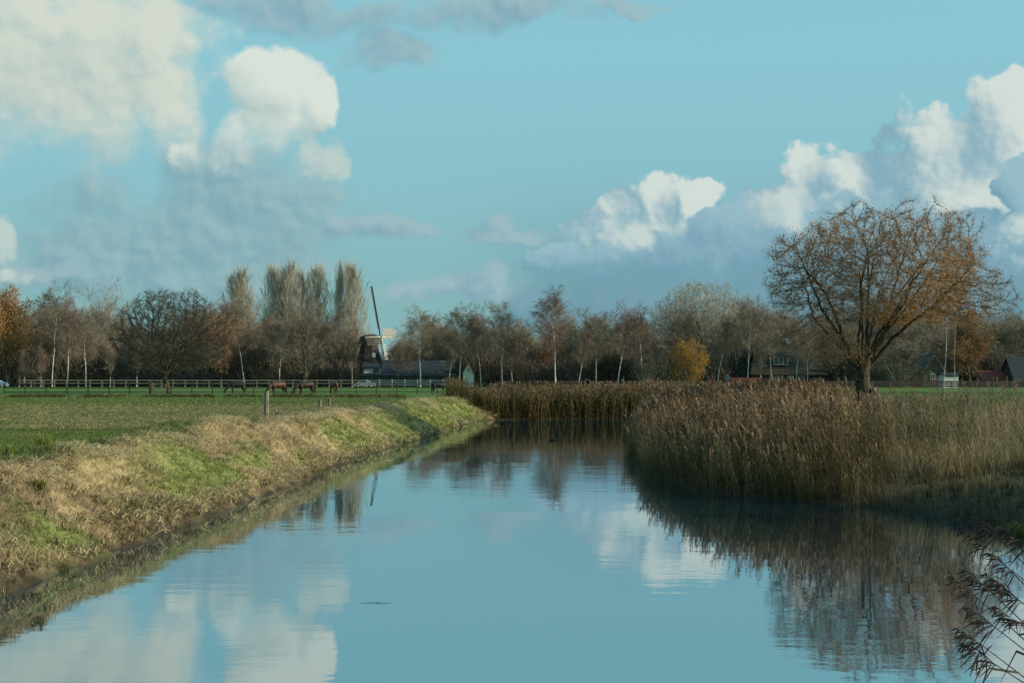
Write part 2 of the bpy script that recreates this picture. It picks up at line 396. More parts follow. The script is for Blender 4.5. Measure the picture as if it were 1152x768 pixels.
# --- field cover on the left
def field_cover():
    T = [tuft(6, .10, .08, .014, (.8, .8, .8), (1.15, 1.15, 1.1), 50 + s) for s in range(4)]
    n = 80000; Y = 1 / rng.uniform(1 / 160, 1 / 34, n); x = rng.uniform(-.38, .02, n) * Y
    h, d, lf = height(x, Y); k = (d > 3.2) & lf
    x, Y, h, d, lf = x[k], Y[k], h[k], d[k], lf[k]; n = len(x)
    c = ground_col(x, Y, d, lf); s = rng.uniform(.8, 1.5, n) * (Y / 55) ** .8
    tint = c * rng.uniform(.75, 1.6, (n, 1)); straw_ = (rng.random(n) < .10) & (Y > 56) & (Y < 112)
    tint = np.where(straw_[:, None], STRAW * 1.1, tint)
    sc3 = np.stack([s, s, np.where(straw_, 1.0, 1.0) * np.minimum(s, 1.5) * .8], -1)
    V, L, S, C = scatter(T, np.stack([x, Y, h], -1), rng.uniform(0, 6.283, n), np.full(n, .2), rng.uniform(0, 6.283, n), sc3, tint)
    tag(obj('field_grass', mesh_np('field_grass', V, L, S, C), blade_mat), 'short grass and pale stubble of the field left of the canal', 'grass', kind='stuff')
field_cover()

# --- reeds
def reed(seed, H=2.5, plume=True, leaves=8, wide=1.0, low=.22):
    r = np.random.default_rng(seed); b = TB()
    az = r.random() * 6.283; bx, by = r.normal(0, .12, 2)
    st = lambda t_: np.array((bx * t_ * t_, by * t_ * t_, H * t_))
    stem0, stem1 = np.array((.12, .105, .055)), np.array((.21, .17, .095))  # stem foot and low leaves coloured darker: painted shade of the bed
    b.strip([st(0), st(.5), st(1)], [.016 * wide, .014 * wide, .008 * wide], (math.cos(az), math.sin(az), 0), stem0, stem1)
    for i in range(leaves):
        t0 = low + (.9 - low) * (i + r.random()) / leaves; a = az + (i % 2) * 3.14 + r.normal(0, .5); l = .32 + .3 * r.random()
        p = st(t0); dx, dy = math.cos(a), math.sin(a)
        up = .75 + .25 * r.random()
        q = [p, p + np.array((dx * l * .4, dy * l * .4, l * .5 * up)), p + np.array((dx * l * .95, dy * l * .95, l * (.45 + .3 * r.random() - .5 * (r.random() < .4))))]
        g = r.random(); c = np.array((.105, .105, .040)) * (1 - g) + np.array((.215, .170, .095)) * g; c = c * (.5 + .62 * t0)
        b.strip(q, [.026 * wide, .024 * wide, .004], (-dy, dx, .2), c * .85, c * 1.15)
    if plume:
        l = .27 + .16 * r.random(); p0 = st(1); pa = r.random() * 6.283
        for i in range(9):
            t0 = i / 9; a = pa + r.normal(0, .7); w = .065 + .06 * r.random()
            p = p0 + np.array((0.03 * t0, 0, l * (t0 - .25)))
            e = p + np.array((math.cos(a) * w * (1.3 - t0), math.sin(a) * w * (1.3 - t0), .09 + .05 * r.random()))
            c = np.array((.165, .120, .090)) * (.7 + .7 * r.random())
            s_ = r.random() * 6.283
            b.strip([p, (p + e) / 2 + (0, 0, .02), e], [.014, .042 * wide, .006], (math.cos(s_), math.sin(s_), 0), c, c * 1.35)
    return b.out()
def merge(parts):
    V, L, S, C = [], [], [], []; off = 0
    for v, l, s, c in parts:
        V.append(v); L.append(l + off); S.append(s); C.append(c); off += len(v)
    return np.concatenate(V), np.concatenate(L), np.concatenate(S), np.concatenate(C)

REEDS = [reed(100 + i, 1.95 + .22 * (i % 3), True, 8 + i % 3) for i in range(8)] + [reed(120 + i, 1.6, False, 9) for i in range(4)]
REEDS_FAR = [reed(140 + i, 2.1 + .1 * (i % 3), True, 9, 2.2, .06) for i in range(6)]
def reed_bed():
    parts = []
    # near bed on the right bank
    n = 74000; y = rng.uniform(44, 134, n); x = rng.uniform(4, 34, n)
    h, d, lf = height(x, y); q = x / y
    dens = np.interp(d, [-.4, 0, 2.5, 5, 9, 12], [.5, 1, 1, .6, .35, .12]) * np.interp(y, [44, 75, 134], [1, .75, .42])
    edge = fbm(x * .5, y * .5)
    front = (x > 10.8) & (y < 56)
    keep = (d > -.45 - .5 * (edge - .4)) & (d < 10.5 + 3 * edge) & ~lf & (q < .32 + (rng.random(n) - .5) * .06) & (rng.random(n) < dens) & (q < .40) & ~((x > 12.6 + 5 * (edge - .5)) & (y < 51.5 + .2 * (x - 11) + 6 * (edge - .5)))
    x, y, h, d, edge = x[keep], y[keep], h[keep], d[keep], edge[keep]; n = len(x)
    hs = rng.uniform(.72, 1.08, n) * (.78 + .36 * fbm(x * .35 + 9, y * .35)) * np.interp(d, [-.3, .8, 2.5, 6], [.66, .82, .96, .99]) * np.interp(x / y, [0, .20, .27, .36], [1.02, 1.03, .96, .86])
    tn = fbm(x * .25 + 70, y * .25)
    tint = mixc((.75, .75, .58), (1.38, 1.20, .98), sstep(.35, .65, tn))
    T = REEDS
    nearp = y < 85
    tint = tint * (.62 + .76 * sstep(.3, .7, fbm(x * 1.1 + 3, y * 1.1 + 90, 3)))[:, None] * rng.choice([.6, 1., 1., 1.25], n)[:, None]
    laz = 2.9 + 5 * (fbm(x * .35 + 60, y * .35) - .5) + rng.normal(0, .7, n); lmg = .04 + .42 * np.clip(fbm(x * .6 + 33, y * .6) - .34, 0, 1) + np.abs(rng.normal(0, .10, n)); lmg = np.where(rng.random(n) < .04, lmg + .5, lmg)
    hs = hs * (.90 + .22 * fbm(x * 1.3 + 55, y * 1.3, 2))
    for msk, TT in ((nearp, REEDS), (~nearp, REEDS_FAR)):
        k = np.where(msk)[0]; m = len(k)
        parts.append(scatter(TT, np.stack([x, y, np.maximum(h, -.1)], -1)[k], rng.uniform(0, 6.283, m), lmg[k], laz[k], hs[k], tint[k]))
    # far bank across the bend
    n = 44000; y = rng.uniform(134, 178, n); x = rng.uniform(-9, 34, n)
    h, d, lf = height(x, y); a, b = (x - 0) , y
    far = (y > 140 + x * .22)
    ok = (d > -.3) & (d < 6.0 + 2 * fbm(x * .3, y * .3)) & far & ((~lf) | (x > -6.5)) & (rng.random(n) < .85)
    x, y, h = x[ok], y[ok], h[ok]; n = len(x)
    tint = mixc((.95, .95, .68), (1.35, 1.20, .92), sstep(.3, .7, fbm(x * .2, y * .2 + 50)))
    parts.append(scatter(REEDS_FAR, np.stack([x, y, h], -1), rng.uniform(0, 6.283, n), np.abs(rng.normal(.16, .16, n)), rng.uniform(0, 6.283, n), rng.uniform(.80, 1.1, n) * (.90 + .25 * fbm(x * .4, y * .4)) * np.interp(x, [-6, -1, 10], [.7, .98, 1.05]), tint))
    me = mesh_np('reed_bed', *merge(parts)[:3], cols=merge(parts)[3])
    tag(obj('reed_bed', me, reed_mat), 'brown plumed reeds crowding the right canal bank and the far bend', 'reeds', kind='stuff')
reed_bed()

def right_grass():
    parts = []
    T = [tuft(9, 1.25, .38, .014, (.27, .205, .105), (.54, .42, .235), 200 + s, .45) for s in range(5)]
    n = 13000; y = rng.uniform(46, 74, n); x = rng.uniform(13.5, 32, n)
    h, d, lf = height(x, y); k = (d > 2.8) & (x / y > .235 + .05 * (fbm(x * .6, y * .6) - .5)) & (y > 47 + 3 * fbm(x * .5, y * .5 + 4)) & (rng.random(n) < .4 + .6 * fbm(x * .4 + 3, y * .4))
    x, y, h = x[k], y[k], h[k]; n = len(x)
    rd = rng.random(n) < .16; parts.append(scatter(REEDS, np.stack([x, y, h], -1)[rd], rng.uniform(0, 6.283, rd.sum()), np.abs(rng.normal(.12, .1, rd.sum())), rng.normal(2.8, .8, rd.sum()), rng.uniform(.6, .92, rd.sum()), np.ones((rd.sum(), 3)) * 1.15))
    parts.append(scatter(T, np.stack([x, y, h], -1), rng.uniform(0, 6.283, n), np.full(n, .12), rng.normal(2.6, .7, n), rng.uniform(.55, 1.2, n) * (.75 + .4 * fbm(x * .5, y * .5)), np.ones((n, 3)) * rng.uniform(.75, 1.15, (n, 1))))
    # low sedge on the shaded bank and stubs by the water
    T2 = [tuft(8, .26, .16, .014, (.09, .085, .045), (.17, .15, .08), 210 + s) for s in range(4)]
    n = 26000; y = rng.uniform(2, 54, n); x = rng.uniform(4.5, 30, n)
    h, d, lf = height(x, y); k = (d > .1) & ~lf & (d < 9)
    x, y, h, d = x[k], y[k], h[k], d[k]; n = len(x)
    parts.append(scatter(T2, np.stack([x, y, h], -1), rng.uniform(0, 6.283, n), np.full(n, .15), rng.uniform(0, 6.283, n), rng.uniform(.5, 1.2, n) * (.6 + 1.7 * fbm(x * .9, y * .9) ** 2) * np.where(rng.random(n) < .06, 1.9, 1), np.ones((n, 3)) * rng.uniform(.35, 1.35, (n, 1))))
    n = 2200; y = rng.uniform(34, 53, n); x = rng.uniform(10, 20, n); h, d, lf = height(x, y); k = (d > -.35) & (d < 2.6) & (rng.random(n) < fbm(x * .7 + 12, y * .7)); x, y, h = x[k], y[k], h[k]; n = len(x)
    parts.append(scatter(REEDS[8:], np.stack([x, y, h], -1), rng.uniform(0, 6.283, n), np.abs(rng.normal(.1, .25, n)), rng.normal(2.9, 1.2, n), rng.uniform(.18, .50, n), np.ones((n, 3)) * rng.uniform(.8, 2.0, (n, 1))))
    # right field grass
    T3 = [tuft(6, .16, .12, .02, (.08, .14, .035), (.11, .19, .05), 220 + s) for s in range(3)]
    n = 9000; y = rng.uniform(70, 190, n); x = rng.uniform(.24, .42, n) * y
    h, d, lf = height(x, y); k = (d > 12); x, y, h = x[k], y[k], h[k]; n = len(x)
    parts.append(scatter(T3, np.stack([x, y, h], -1), rng.uniform(0, 6.283, n), np.full(n, .1), rng.uniform(0, 6.283, n), rng.uniform(.9, 1.8, n), np.ones((n, 3)) * rng.uniform(.7, 1.2, (n, 1))))
    m = merge(parts)
    tag(obj('dry_grass', mesh_np('dry_grass', m[0], m[1], m[2], m[3]), blade_mat), 'pale dry grass and low sedge on the right bank beside the reeds', 'grass', kind='stuff')
right_grass()

# ------------------------------------------------------------------ trees
def prisms(segs, n=4):
    """segs (k,8): p0,p1,r0,r1"""
    segs = np.asarray(segs, float); k = len(segs)
    p0, p1, r0, r1 = segs[:, :3], segs[:, 3:6], segs[:, 6], segs[:, 7]
    d = p1 - p0; d /= np.linalg.norm(d, axis=1)[:, None] + 1e-9
    ref = np.where(np.abs(d[:, 2:3]) > .85, np.array([[1., 0, 0]]), np.array([[0, 0, 1.]]))
    u = np.cross(d, ref); u /= np.linalg.norm(u, axis=1)[:, None] + 1e-9; w = np.cross(d, u)
    a = np.arange(n) * 2 * math.pi / n; ca, sa = np.cos(a), np.sin(a)
    ring = u[:, None] * ca[None, :, None] + w[:, None] * sa[None, :, None]
    V = np.stack([p0[:, None] + ring * r0[:, None, None], p1[:, None] + ring * r1[:, None, None]], 1)
    base = (np.arange(k) * 2 * n)[:, None]; j = np.arange(n); j2 = (j + 1) % n
    L = np.stack([base + j, base + j2, base + n + j2, base + n + j], -1).reshape(-1)
    return V.reshape(-1, 3), L, np.full(k * n, 4)
def twigs(P, Dr, L, w, spread, droop, r):
    """thin triangles"""
    n = len(P); d = Dr + r.normal(0, spread, (n, 3)); d[:, 2] -= droop; d /= np.linalg.norm(d, axis=1)[:, None]
    s = np.cross(d, r.normal(0, 1, (n, 3))); s /= np.linalg.norm(s, axis=1)[:, None] + 1e-9
    l = L * (.5 + r.random(n))[:, None]
    tip = P + d * l; tip[:, 2] -= droop * .3 * l[:, 0]
    V = np.stack([P - s * w / 2, P + s * w / 2, tip], 1).reshape(-1, 3)
    return V, np.arange(3 * n), np.full(n, 3)
def leafquads(P, size, r, spread=.12):
    n = len(P); c = P + r.normal(0, spread, (n, 3)); a = r.normal(0, 1, (n, 3)); a /= np.linalg.norm(a, axis=1)[:, None]
    b = np.cross(a, r.normal(0, 1, (n, 3))); b /= np.linalg.norm(b, axis=1)[:, None] + 1e-9
    s = (size * (.6 + .8 * r.random(n)))[:, None]
    V = np.stack([c - a * s * .5, c + b * s * .32, c + a * s * .5, c - b * s * .32], 1).reshape(-1, 3)
    return V, np.arange(4 * n), np.full(n, 4)
def cat_(parts):
    V, L, S = [], [], []; off = 0
    for v, l, s in parts:
        V.append(v); L.append(l + off); S.append(s); off += len(v)
    return np.concatenate(V), np.concatenate(L), np.concatenate(S)
def unit(v): return v / (np.linalg.norm(v) + 1e-9)

def grow(species, seed, Ht, Wd):
    """recursive bare tree; returns segs, twig seeds (pos, dir)"""
    r = np.random.default_rng(seed); segs = []; tp = []; td = []
    S = dict(
        forest=dict(base=.22, n1=15, a1=(.95, .5), l1=.42, up1=.10, n2=7, a2=.75, l2=.42, n3=5, r0=.016, wig=.10, droop=0),
        birch=dict(base=.34, n1=24, a1=(.75, .42), l1=.30, up1=.06, n2=7, a2=.6, l2=.45, n3=4, r0=.0066, wig=.06, droop=.05),
        poplar=dict(base=.10, n1=40, a1=(.42, .2), l1=.26, up1=.22, n2=6, a2=.35, l2=.5, n3=4, r0=.007, wig=.03, droop=-.2),
        broad=dict(base=.16, n1=13, a1=(1.0, .35), l1=.60, up1=.07, n2=9, a2=.7, l2=.45, n3=6, r0=.018, wig=.10, droop=0),
    )[species]
    def branch(p, d, L, rad, lvl):
        steps = 7 if lvl == 1 else 4 if lvl == 2 else 3
        st = L / steps; pts = []
        for i in range(steps):
            up = (S['up1'] if lvl == 1 else S['up1'] * .5) - (S['droop'] * (lvl > 1) * i * .6)
            d = unit(d + r.normal(0, S['wig'] * (1 + lvl * .3), 3) + np.array((0, 0, up)))
            q = p + d * st; r0 = rad * (1 - i / steps * .75); r1 = rad * (1 - (i + 1) / steps * .75)
            segs.append((*p, *q, r0, r1)); p = q; pts.append((p, d, r1))
        if lvl < 3:
            n = S['n2'] if lvl == 1 else S['n3']
            for k in range(n):
                i = min(steps - 1, int((k + .8) / n * steps)); pp, dd, rr = pts[i]
                ax = unit(np.cross(dd, r.normal(0, 1, 3))); ang = S['a2'] * (.6 + .7 * r.random())
                nd = unit(dd * math.cos(ang) + ax * math.sin(ang))
                branch(pp, nd, L * S['l2'] * (1.15 - .55 * i / steps) * (.7 + .5 * r.random()), max(rr * .6, .012), lvl + 1)
        if lvl >= 2:
            for pp, dd, rr in pts: tp.append(pp); td.append(dd)
    p = np.array((0., 0, -.3)); d = np.array((0., 0, 1.)); rad = Ht * S['r0']; n = 16; st = (Ht * (.97 if species in ('birch', 'poplar') else .75)) / n
    leanv = r.normal(0, .03 if species in ('forest', 'broad') else .010, 3); k1 = S['n1']; base = S['base']; cnt = 0; phi = r.random() * 6.28
    for i in range(n):
        d = unit(d - (p * (1, 1, 0) * .03 if species == 'poplar' else 0) + r.normal(0, S['wig'] * .6, 3) * (1, 1, 0) + leanv * (1, 1, 0) + np.array((0, 0, .12)))
        q = p + d * st; f0 = i / n; f1 = (i + 1) / n
        segs.append((*p, *q, rad * (1.15 - f0) ** .8, rad * (1.15 - f1) ** .8)); p = q
        while cnt < k1 and base + (1 - base) * (cnt / k1) ** .9 <= f1:
            f = f1; phi += 2.4 + r.normal(0, .3); ang = S['a1'][0] * (1 - f) + S['a1'][1] * f; ang *= .85 + .3 * r.random()
            prof = {'forest': .55 + .9 * math.sin(math.pi * min(1, (f - base) / (1 - base) * .8 + .15)), 'birch': 1.25 - .75 * f, 'poplar': .55 + .75 * math.sin(math.pi * min(1, .1 + .8 * f)), 'broad': 1.1 - .35 * f}[species]
            L = Wd * .5 / max(.35, math.sin(ang)) * prof * (.75 + .4 * r.random()) * (.8 if species == 'forest' else 1)
            nd = np.array((math.cos(phi) * math.sin(ang), math.sin(phi) * math.sin(ang), math.cos(ang)))
            branch(q, nd, L, max(rad * (1.15 - f) ** .8 * .5, .02), 1); cnt += 1
    if species in ('forest', 'broad'):
        for k in range(4):
            phi += 1.6; ang = .35 + .2 * r.random(); branch(p, np.array((math.cos(phi) * math.sin(ang), math.sin(phi) * math.sin(ang), math.cos(ang))), Ht * .24, rad * .3, 1)
    return np.array(segs), np.array(tp), np.array(td), r

def tree_meshes(name, species, seed, Ht, Wd, ntw, tl, tw, spread=.55, droop=0., leaves=0, lsize=.2, thr=.05, lowleaf=None, slim=1.):
    segs, tp, td, r = grow(species, seed, Ht, Wd) if species != 'dome' else dome(seed, Ht, Wd)
    segs[:, 6:] *= slim; thr *= slim
    # normalise to the wanted height and width
    z1 = np.percentile(tp[:, 2], 99.7) + tl * .4; wx = np.percentile(np.abs(tp[:, 0]), 97) + tl * .3
    k = np.array((Wd / 2 / wx, Wd / 2 / wx, Ht / z1))
    segs[:, :3] *= k; segs[:, 3:6] *= k; tp = tp * k
    mx_ = np.maximum(segs[:, 6], segs[:, 7]); big = mx_ > thr
    tv = prisms(segs[big], 6); trunk = mesh_np(name + '_trunk', *tv, smooth=True)
    small = segs[~big].copy(); small[:, 6:] = np.maximum(small[:, 6:], tw * .45)
    parts = [prisms(small, 3)]
    ii = r.integers(0, len(tp), ntw); parts.append(twigs(tp[ii], td[ii], tl, tw, spread, droop, r))
    crown = mesh_np(name + '_crown', *cat_(parts))
    lm = None
    if leaves:
        ii = r.integers(0, len(tp), leaves)
        if lowleaf: ii = ii[tp[ii][:, 2] < Ht * lowleaf]
        lm = mesh_np(name + '_leaves', *leafquads(tp[ii], lsize, r, tl * .4))
    return trunk, crown, lm

def colonize(attr, nodes, parents, step, di, dk, iters, up=.0, r=None):
    P = [np.array(p, float) for p in nodes]; par = list(parents)
    A = attr.copy(); alive = np.ones(len(A), bool)
    PA = np.array(P)
    dist = np.full(len(A), 1e9); near = np.zeros(len(A), int)
    def upd(i0):
        Q = np.array(P[i0:])
        for c in range(0, len(Q), 400):
            dd = np.linalg.norm(A[:, None] - Q[None, c:c + 400], axis=2); m = dd.argmin(1); mv = dd[np.arange(len(A)), m]
            b = mv < dist; dist[b] = mv[b]; near[b] = m[b] + i0 + c
    upd(0); kc = {}
    for it in range(iters):
        act = alive & (dist < di)
        if not act.any(): break
        ids = near[act]; v = A[act] - np.array(P)[ids]; v /= np.linalg.norm(v, axis=1)[:, None] + 1e-9
        un, inv = np.unique(ids, return_inverse=True); acc = np.zeros((len(un), 3)); np.add.at(acc, inv, v)
        i0 = len(P)
        for u_, a_ in zip(un, acc):
            if kc.get(u_, 0) > 2: continue
            kc[u_] = kc.get(u_, 0) + 1
            d = unit(a_); pu = par[u_]; d = unit(d + (.75 * unit(P[u_] - P[pu]) if pu >= 0 else 0) + r.normal(0, .10, 3) + (0, 0, up)); P.append(P[u_] + d * step); par.append(u_)
        if len(P) == i0: break
        upd(i0); alive &= dist > dk
    return np.array(P), np.array(par)
def radii(par, n, tip, e):
    a = np.zeros(n); kids = np.zeros(n, int)
    for i in range(n):
        if par[i] >= 0: kids[par[i]] += 1
    for i in range(n - 1, -1, -1):
        if kids[i] == 0: a[i] = tip ** e
        if par[i] >= 0: a[par[i]] += a[i]
    return a ** (1 / e), kids
def dome(seed, Ht, Wd):
    """round crowned tree grown towards points spread through a dome"""
    r = np.random.default_rng(seed); P = []; par = []; p = np.array((0., 0, -.3)); d = np.array((0., 0, 1.))
    while p[2] < Ht * .17:
        P.append(p); par.append(len(P) - 2); d = unit(d + r.normal(0, .08, 3)); p = p + d * .4
    top = len(P) - 1
    for k in range(9):
        a = k * 2.4 + r.normal(0, .2); e = .35 + .75 * r.random(); q = P[top]; prev = top; d = unit(np.array((math.cos(a) * math.sin(e), math.sin(a) * math.sin(e), math.cos(e))))
        for i in range(int(Ht * .30 / .4)):
            d = unit(d + r.normal(0, .08, 3) + (0, 0, .03)); q = q + d * .4; P.append(q); par.append(prev); prev = len(P) - 1
    pts = r.uniform(-1, 1, (22000, 3)); rr = np.linalg.norm(pts, axis=1); lump = fbm(np.arctan2(pts[:, 1], pts[:, 0]) * 1.8 + seed, pts[:, 2] * 2.6 + 3, 3)
    pts = pts[(rr < .78 + .4 * lump) & (rr > .35) & (pts[:, 2] > -.85)][:5200] * (Wd / 2, Wd / 2, Ht * .43) + (0, 0, Ht * .56)
    PP, pr = colonize(pts, P, par, .36, 3.5, .50, 70, .03, r); rad, kids = radii(pr, len(PP), .016, 2.3)
    ch = np.where(pr >= 0)[0]; segs = np.concatenate([PP[pr[ch]], PP[ch], np.minimum(rad[pr[ch]], rad[ch] * 1.3)[:, None], rad[ch][:, None]], 1)
    t_ = ch[rad[ch] < .06]; td = PP[t_] - PP[pr[t_]]; td /= np.linalg.norm(td, axis=1)[:, None] + 1e-9
    return segs, PP[t_], td, r
TREES = {}
def deftree(key, *a, **k): TREES[key] = (tree_meshes(key, *a, **k), a[2], a[3])
deftree('forest1', 'forest', 1, 20, 12, 9500, 1.5, .034)
deftree('forest2', 'forest', 2, 20, 12, 9500, 1.5, .034)
deftree('forest3', 'forest', 3, 20, 14, 10500, 1.6, .034)
deftree('airy1', 'forest', 4, 20, 13, 6000, 1.5, .03)
deftree('birch1', 'birch', 11, 20, 8.5, 7500, 1.2, .03, droop=.5)
deftree('birch2', 'birch', 12, 20, 8, 6500, 1.2, .03, droop=.5)
deftree('birch3', 'birch', 13, 20, 9, 6500, 1.3, .03, droop=.6)
deftree('poplar1', 'poplar', 21, 28, 4.2, 4800, 1.5, .030, spread=.20, droop=-.5)
deftree('poplar2', 'poplar', 22, 28, 4.6, 5200, 1.5, .030, spread=.20, droop=-.5)
deftree('slender1', 'birch', 14, 18, 5, 2600, .8, .012, droop=.2, slim=.42)
deftree('slender2', 'birch', 15, 18, 5, 2600, .8, .012, droop=.2, slim=.42)

deftree('broad1', 'dome', 31, 15, 15, 34000, .8, .030, thr=.045)
deftree('crooked1', 'broad', 32, 20, 15, 2600, 1.2, .04, thr=.05)
deftree('leafy1', 'forest', 41, 16, 11, 3000, 1.3, .045, leaves=7000, lsize=.34)
deftree('leafy2', 'forest', 42, 16, 10, 3000, 1.3, .045, leaves=2500, lsize=.34)
deftree('sapling1', 'birch', 43, 9, 4, 1500, .8, .035, droop=.2)
deftree('bush1', 'broad', 44, 6, 7, 5000, .7, .035, leaves=2500, lsize=.2)

def place_tree(key, px, top, Y, label, trunk=None, crown=None, width=None, name='bare_tree', cat='tree', group=None, leaf=None, base=GZ, rz=None, lean=0):
    (tm, cm, lm), H0, W0 = TREES[key]
    Ht = Z(top, Y) - base
    loc = (X(px, Y), Y, base)
    o = thing(name, label, cat, loc, rng.uniform(0, 6.28) if rz is None else rz, group)
    sz = Ht / H0; sw = (width / F * Y / W0) if width else sz
    o.scale = (sw, sw, sz)
    if lean: o.rotation_euler = (0, lean, 0)
    def part(nm, m, mt):
        c = bpy.data.objects.new(nm, m)
        if len(m.materials) == 0: m.materials.append(mt)
        link(c, o); c.material_slots[0].link = 'OBJECT'; c.material_slots[0].material = mt
    part('trunk', tm, trunk or bark_dark); part('crown', cm, crown or tw_brown)
    if lm is not None and leaf is not None: part('leaves', lm, leaf)
    return o

